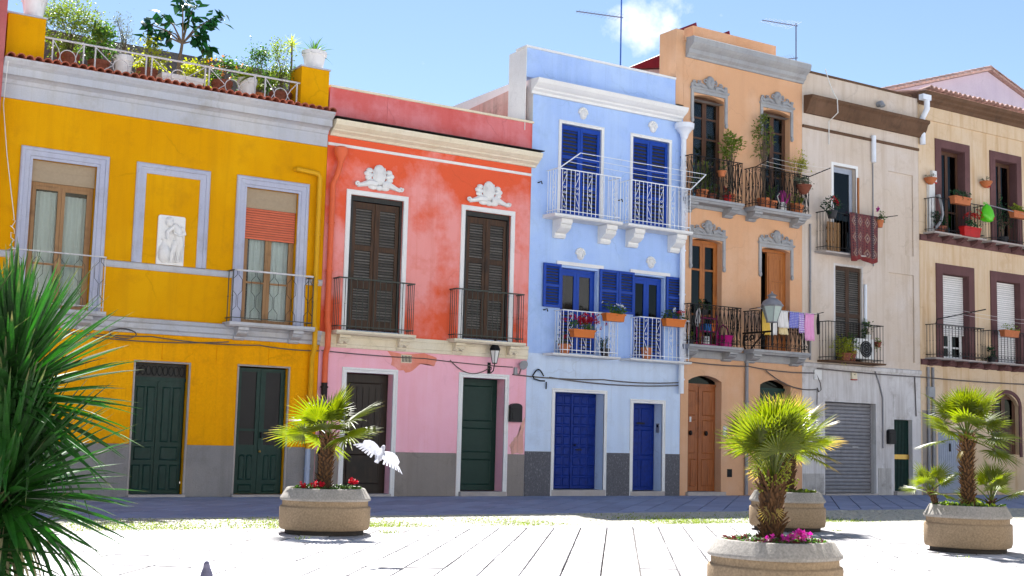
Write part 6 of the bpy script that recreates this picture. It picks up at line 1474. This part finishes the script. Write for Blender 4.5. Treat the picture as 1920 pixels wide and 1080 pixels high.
# laundry on the lower right peach balcony
def cloth(label, x0, x1, z0, z1, y, mat, seed, wav=.025, name='laundry'):
    rng = random.Random(seed); nx, nz = 14, 8; mb = MB(); ph = rng.uniform(0, 6)
    for j in range(nz+1):
        for i in range(nx+1):
            u, v = i/nx, j/nz; x = x0+(x1-x0)*u+.012*math.sin(v*5+ph); yy = y+wav*(1-v)*math.sin(u*11+ph)+.012*math.sin(u*23+v*4)
            mb.v.append((x, yy, z0+(z1-z0)*v-.02*math.sin(math.pi*u)*(1 if v > .9 else .3)+(.012*math.sin(u*17+ph) if j == 0 else 0)))
    n = nx+1
    for j in range(nz):
        for i in range(nx): mb.f.append((j*n+i, j*n+i+1, (j+1)*n+i+1, (j+1)*n+i))
    o = mb.build(name, mat, None, 'all'); md = o.modifiers.new('thickness', 'SOLIDIFY'); md.thickness = .006; md.offset = 0
    return tag(o, label, 'laundry', 'washing on the lower right peach balcony')
lz = 5.16
cloth('yellow cloth hanging left of the street lantern', 7.24, 7.50, 4.44, lz, -.72, 'clothyellow', 1); cloth('white and yellow striped cloth behind the street lantern', 7.50, 7.78, 4.46, lz, -.70, 'clothwhite', 2)
cloth('cream towel hanging low behind the lantern', 7.98, 8.30, 4.50, 4.78, -.62, 'clothcream', 3); cloth('white towel right of the street lantern', 7.84, 8.22, 4.68, lz, -.72, 'clothwhite', 4)
cloth('blue patterned shorts on the clothes line', 8.24, 8.62, 4.70, lz, -.74, 'clothblue', 5); cloth('lilac patterned shirt beside the pink towel', 8.62, 8.84, 4.58, lz, -.73, 'clothlilac', 6)
cloth('pink checked towel, longest on the clothes line', 8.84, 9.20, 4.38, lz, -.76, 'clothpink', 7, .015); cloth('thin black garment at the right end of the clothes line', 9.34, 9.42, 4.58, 5.20, -.74, 'clothblack', 8)
ln = thing('drying_line', 'dark clothes line carrying the washing on the lower peach balcony', 'clothes line', (8.3, -.6, 5.1))
MB().tube([(7.0, -.45, 5.14), (7.1, -.76, 5.18)], .012, 5).build('arm', 'iron', ln); MB().tube([(9.28, -.45, 5.12), (9.56, -.78, 5.22)], .012, 5).build('arm', 'iron', ln)
for yy in (-.62, -.70, -.75): MB().tube(arc_pts((7.06, yy, 5.17), (9.52, yy, 5.17), .015), .004, 4).build('wire', 'cablew', ln)
# ------------------------------------------------------------------ beige house: rug, boxes, plants
nx, nz = 40, 30; mb = MB(); uvs = []
for j in range(nz+1):
    v = j/nz
    for i in range(nx+1):
        u = i/nx; x = 10.98+1.22*u-.07*(1-v)*(u-.4); z = 6.92+1.42*v; ypl = -.46-.05*(1-v)*math.sin(u*9+.6)-.03*math.sin(u*21)*(1-v)
        if u < .28: ypl -= .05*math.sin(u/.28*math.pi)*(1-.5*v)
        z += -.05*(1-v)*math.sin(u*9+1)*1.0
        mb.v.append((x, ypl, z)); uvs.append((u, v))
n = nx+1
for j in range(nz):
    for i in range(nx): mb.f.append((j*n+i, j*n+i+1, (j+1)*n+i+1, (j+1)*n+i))
rg = mb.build('hanging_rug', 'rug', None, 'all'); uvl = rg.data.uv_layers.new(name='UVMap')
for lp in rg.data.loops: uvl.data[lp.index].uv = uvs[lp.vertex_index]
md = rg.modifiers.new('thickness', 'SOLIDIFY'); md.thickness = .015; md.offset = 0
tag(rg, 'red patterned kilim rug hung over the beige house balcony railing', 'rug')
EG = 'plants on the beige house balconies'
potted('potted_plant', 'red flowers in a pot at the left of the rug balcony', 'plant', (10.20, -.50, 8.06), .16, .22, 'darkpot', (.34, .16, .24), .16, 260, .08, .05, 'leafdark', 121, EG, flower=('redflower', 18, .055, (.05, -.06, .14), (.26, .1, .1)))
potted('potted_plant', 'pink flower in terracotta pot right of the rug', 'plant', (12.28, -.46, 8.02), .12, .22, 'terracotta', (.22, .12, .16), .12, 120, .07, .05, 'leafmid', 122, EG, flower=('pinkflower', 8, .06, (-.10, -.02, .20), (.06, .05, .05)))
t = thing('clothes_pole', 'dark pole sticking out at the right of the rug balcony', 'pole', (12.3, -.4, 8.2)); MB().tube([(12.0, -.40, 8.26), (12.75, -.75, 8.40)], .012, 5).build('pole', 'iron', t)
t = thing('clothes_pole', 'dark pole sticking out at the left of the rug balcony', 'pole', (10.0, -.4, 8.2)); MB().tube([(10.06, -.40, 8.26), (9.72, -.55, 8.34)], .012, 5).build('pole', 'iron', t)
t = thing('folded_chair', 'folded slatted chair behind the rug balcony railing', 'chair', (10.5, -.2, 7.2))
for x in (10.32, 10.46, 10.60, 10.74): MB().box(x, x+.10, -.22, -.19, 7.16, 8.02).build('slat', 'windowbrown', t)
MB().box(10.30, 10.86, -.185, -.16, 7.4, 7.46).box(10.30, 10.86, -.185, -.16, 7.8, 7.86).build('rail', 'windowbrown', t)
potted('potted_plant', 'bushy yellow-green plant hanging through the beige balcony bars', 'plant', (10.86, -.34, 3.92), .22, .22, 'terrabrown', (.44, .20, .30), .12, 700, .12, .022, 'leafyellow', 123, EG, clumps=18)
potted('potted_plant', 'dark green plant between the bushy plant and air conditioner', 'plant', (11.22, -.30, 3.92), .14, .3, 'terrabrown', (.26, .16, .24), .22, 260, .10, .03, 'leafmid', 124, EG)
potted('potted_plant', 'leafy plant in white pot on top of the air conditioner', 'plant', (12.0, -.2, 4.62), .11, .14, 'whiteplastic', (.2, .12, .26), .20, 130, .10, .05, 'leafmid', 125, EG)
potted('hanging_pot', 'trailing plant in red pot at the right end of the beige balcony', 'plant', (12.30, -.34, 4.40), .11, .16, 'terrabrown', (.14, .1, .18), -.06, 110, .07, .04, 'leaf', 126, EG)
# ------------------------------------------------------------------ ochre house balconies
OG = 'plants on the ochre house balconies'
flowerbox('terracotta trough with low greens on the upper ochre railing', 15.98, 9.16, .80, .50, None, 131, 200, .24, 'leafdark', mat='terracotta', group=OG)
flowerbox('red trough of scarlet geraniums at the foot of the upper ochre balcony', 16.46, 8.18, .80, .48, ('geranium', 46, .06), 132, 240, .30, 'leafdark', (.55, .14, .16), (.28, -.04, .34), mat='geranium', group=OG)
flowerbox('terracotta trough on the second upper ochre balcony at the right edge', 18.95, 9.05, .8, .50, ('leafyellow', 10, .05), 133, 180, .22, 'leaf', mat='terracotta', group=OG)
flowerbox('terracotta trough on the lower ochre balcony railing at the right edge', 18.35, 5.08, .75, .48, None, 134, 90, .22, 'leaf', mat='terracotta', group=OG)
for lb, x, z, sd in (('clay wall bowl beside the left upper ochre window', 14.98, 9.74, 135), ('clay wall bowl between the two upper ochre windows', 17.72, 9.98, 136)):
    potted('wall_bowl', lb, 'plant', (x, -.16, z), .20, .20, 'terracotta', (.16, .1, .10), .04, 70, .07, .03, 'leafblue', sd, OG, kind='bowl', flower=('geranium', 8, .05, (.02, -.05, -.2), (.16, .06, .05)) if sd == 136 else None)
potted('potted_plant', 'dark plants in the left corner of the upper ochre balcony', 'plant', (15.35, -.2, 8.2), .2, .22, 'terrabrown', (.34, .14, .26), .18, 240, .09, .05, 'leafdark', 137, OG)
potted('potted_plant', 'dark plant on the lower right ochre balcony floor', 'plant', (17.80, -.2, 4.24), .14, .18, 'darkpot', (.24, .12, .2), .14, 160, .09, .05, 'leafdark', 138, OG)
potted('potted_plant', 'leafy plant in the dark second upper ochre window', 'plant', (18.75, .0, 8.2), .18, .26, 'darkpot', (.4, .12, .6), .8, 220, .10, .05, 'leafdark', 139, OG)
rng = random.Random(140); t = thing('shopping_bag', 'lime green plastic bag hanging on the ochre railing', 'bag', (17.28, -.46, 8.7))
n = 16; mb = MB(); prof = [(.05, .56), (.16, .48), (.24, .34), (.29, .18), (.26, .05), (.12, 0)]
for r, z in prof:
    for j in range(n):
        a = 2*math.pi*j/n; k = 1+.13*math.sin(3*a+z*14)+.07*math.sin(7*a+z*9); mb.v.append((17.30+r*k*math.cos(a), -.50+r*.55*k*math.sin(a), 8.76+z+.02*math.sin(4*a)))
for i in range(len(prof)-1):
    for j in range(n): mb.f.append((i*n+j, i*n+(j+1) % n, (i+1)*n+(j+1) % n, (i+1)*n+j))
mb.f.append(tuple((len(prof)-1)*n+j for j in range(n))); mb.build('bag_body', 'limebag', t, 'all')
for s in (-1, 1): MB().tube([(17.28+s*.05, -.50, 9.31), (17.26+s*.06, -.46, 9.40), (17.24, -.41, 9.33)], .012, 5).build('handle', 'limebag', t)
t = thing('drying_line', 'grey clothes rail between the upper ochre balconies', 'clothes line', (18, -.5, 9.2)); MB().tube([(17.3, -.55, 9.30), (19.6, -.60, 9.16)], .016, 5).build('rail', 'greypipe', t)
t = thing('drying_line', 'dark angled clothes arm above the lower ochre balcony', 'clothes line', (16, -.5, 5.3)); MB().tube([(14.86, -.40, 5.28), (14.84, -.46, 5.42), (16.55, -.95, 5.82)], .018, 6).build('arm', 'iron', t)
for zz in (5.60, 5.72): MB().tube(arc_pts((15.6, -.8, zz), (19.6, -.8, zz-.05), .05), .004, 4).build('wire', 'cablew', t)
t = thing('wall_pipe', 'bent grey hose at the upper left ochre balcony', 'hose', (15.2, -.3, 8.2)); MB().tube([(15.35, -.1, 9.42), (15.22, -.3, 9.40), (15.28, -.34, 9.0), (15.32, -.34, 8.8), (15.22, -.34, 8.55), (14.98, -.34, 8.3)], .045, 8).build('hose', 'greyplastic', t, True)
t = thing('alarm_box', 'white alarm box with red base beside the upper ochre window', 'alarm box', (15.3, 0, 10.0)); MB().B(15.16, 15.36, .0, .10, 9.86, 10.22).build('case', 'whiteplastic', t); MB().B(15.16, 15.36, .0, .105, 9.82, 9.858).build('base', 'geranium', t)
t = thing('cabinet', 'narrow white cabinet in the corner of the upper ochre balcony', 'cabinet', (15.0, -.1, 8.2)); MB().box(14.98, 15.26, -.10, -.002, 8.2, 9.82).build('case', 'whiteplastic', t); MB().box(15.0, 15.24, -.108, -.101, 8.3, 9.7).build('door', 'whiteplastic', t)

# ------------------------------------------------------------------ pigeons
def pigeon_body(mb, c, ax, up, s, wings=None):
    """one surface: tail, body, neck, head and beak along ax; optional spread wings"""
    c = Vector(c); ax = Vector(ax).normalized(); up = Vector(up).normalized(); sd = ax.cross(up).normalized(); up = sd.cross(ax)
    st_ = [(-.19, .0, .028, .006), (-.13, .0, .030, .010), (-.09, .0, .034, .026), (-.04, -.006, .052, .050), (.02, -.01, .058, .058), (.07, .008, .046, .048), (.10, .034, .030, .032), (.118, .058, .026, .027), (.138, .064, .020, .020), (.150, .060, .008, .008), (.166, .054, .002, .002)]
    n = 10; b = len(mb.v)
    for x, z, w, h in st_:
        for j in range(n):
            a = 2*math.pi*j/n; mb.v.append(tuple(c+(ax*x+sd*(w*math.cos(a))+up*(z+h*math.sin(a)))*s))
    for i in range(len(st_)-1):
        for j in range(n): mb.f.append((b+i*n+j, b+i*n+(j+1) % n, b+(i+1)*n+(j+1) % n, b+(i+1)*n+j))
    mb.f += [tuple(b+j for j in range(n-1, -1, -1)), tuple(b+(len(st_)-1)*n+j for j in range(n))]
    for sgn, dih, sweep in wings or ():
        d = (sd*sgn*math.cos(dih)+up*math.sin(dih)).normalized()
        def wp(t, e, q): return c+(ax*(.05+e-sweep*t*t)+d*(.03+.23*t)+up*q)*s
        k = len(mb.v); rows = [(0, .06, -.13), (.25, .10, -.15), (.5, .12, -.15), (.75, .10, -.14), (1.0, .03, -.10)]
        for t, a1, a0 in rows: mb.v += [tuple(wp(t, a1, .02)), tuple(wp(t, (a0+a1)/2, .032)), tuple(wp(t, a0, .018)), tuple(wp(t, (a0+a1)/2, .016))]
        for i in range(4):
            for j in range(4): mb.f.append((k+i*4+j, k+i*4+(j+1) % 4, k+i*4+4+(j+1) % 4, k+i*4+4+j))
        mb.f.append((k+16, k+17, k+18, k+19))
        for i in range(7):   # primaries and secondaries as separate feather tips
            t = .25+.78*i/6; p = wp(min(t, 1), -.08, .022); q = c+(ax*(-.20-sweep*t*t+.03*i/6)+d*(.03+.26*t+.05*i/6)+up*.015)*s; w = (wp(min(t, 1)+.02, 0, 0)-wp(min(t, 1)-.14, 0, 0))*.55
            m = len(mb.v); nn = up*.004*s
            mb.v += [tuple(p-w), tuple(p+w), tuple(q+w*.4), tuple(q-w*.6), tuple(p-w+nn), tuple(p+w+nn), tuple(q+w*.4+nn), tuple(q-w*.6+nn)]
            mb.f += [tuple(m+z for z in f) for f in ((0, 3, 2, 1), (4, 5, 6, 7), (0, 1, 5, 4), (1, 2, 6, 5), (2, 3, 7, 6), (3, 0, 4, 7))]
t = thing('flying_pigeon', 'white and grey pigeon flying past the dark doorway', 'pigeon', (-11.12, -13.8, 1.15))
wx = r2*math.cos(R(22))-u2*math.sin(R(22)); bx = fwd*.75+u2*.34-r2*.10; bx = bx-wx*bx.dot(wx)
mb = MB(); pigeon_body(mb, (-11.14, -13.79, 1.17), bx, wx.cross(bx), .92, [(1, .05, .10), (-1, .30, .04)]); mb.build('body', 'pigeon', t, True)
t = thing('standing_pigeon', 'slate-grey pigeon at the bottom edge, only its head showing', 'pigeon', (-14.1, -16.5, 0))
mb = MB(); pigeon_body(mb, (-14.1, -16.5, .16), (.10, .22, .55), (-.3, -.6, .4), 1.0); mb.build('body', 'pigeondark', t, True)
for s in (-.025, .025): MB().tube([(-14.1+s, -16.5, .14), (-14.1+s, -16.51, .0)], .005, 5).build('leg', 'geranium', t)
# ------------------------------------------------------------------ sand and litter on the slabs
mb = MB(); rng = random.Random(150); k = 26; a = Vector((math.sin(R(37.5)), math.cos(R(37.5)))); b = Vector((a.y, -a.x)); c = Vector((-14.0, -16.2))
up_, lo_ = [], []
for i in range(k):
    f = i/(k-1); w = .24*math.sin(math.pi*min(1, .15+f*.85))**.8*(1-.75*f)+.012; p = c+a*(-1.2+3.2*f); j = rng.uniform(-.03, .03)
    up_.append(p+b*(w+j)); lo_.append(p-b*(w*.6+rng.uniform(-.02, .02)))
for i in range(k-1): mb.q((lo_[i].x, lo_[i].y, .0062), (up_[i].x, up_[i].y, .0062), (up_[i+1].x, up_[i+1].y, .0062), (lo_[i+1].x, lo_[i+1].y, .0062))
struct(mb.build('sand_patch', 'sand'))
mb = MB()
for _ in range(70):
    x, y = rng.uniform(-15, 2), rng.uniform(-17.5, -10.5)
    leaf(mb, Vector((x, y, .008)), Vector((rng.uniform(-1, 1), rng.uniform(-1, 1), .05)), rng.uniform(.04, .09), .025, 0, 0, .1)
tag(stuff(mb.build('fallen_leaves', 'drysword')), 'dry leaf scraps scattered over the pale slabs', 'leaves')
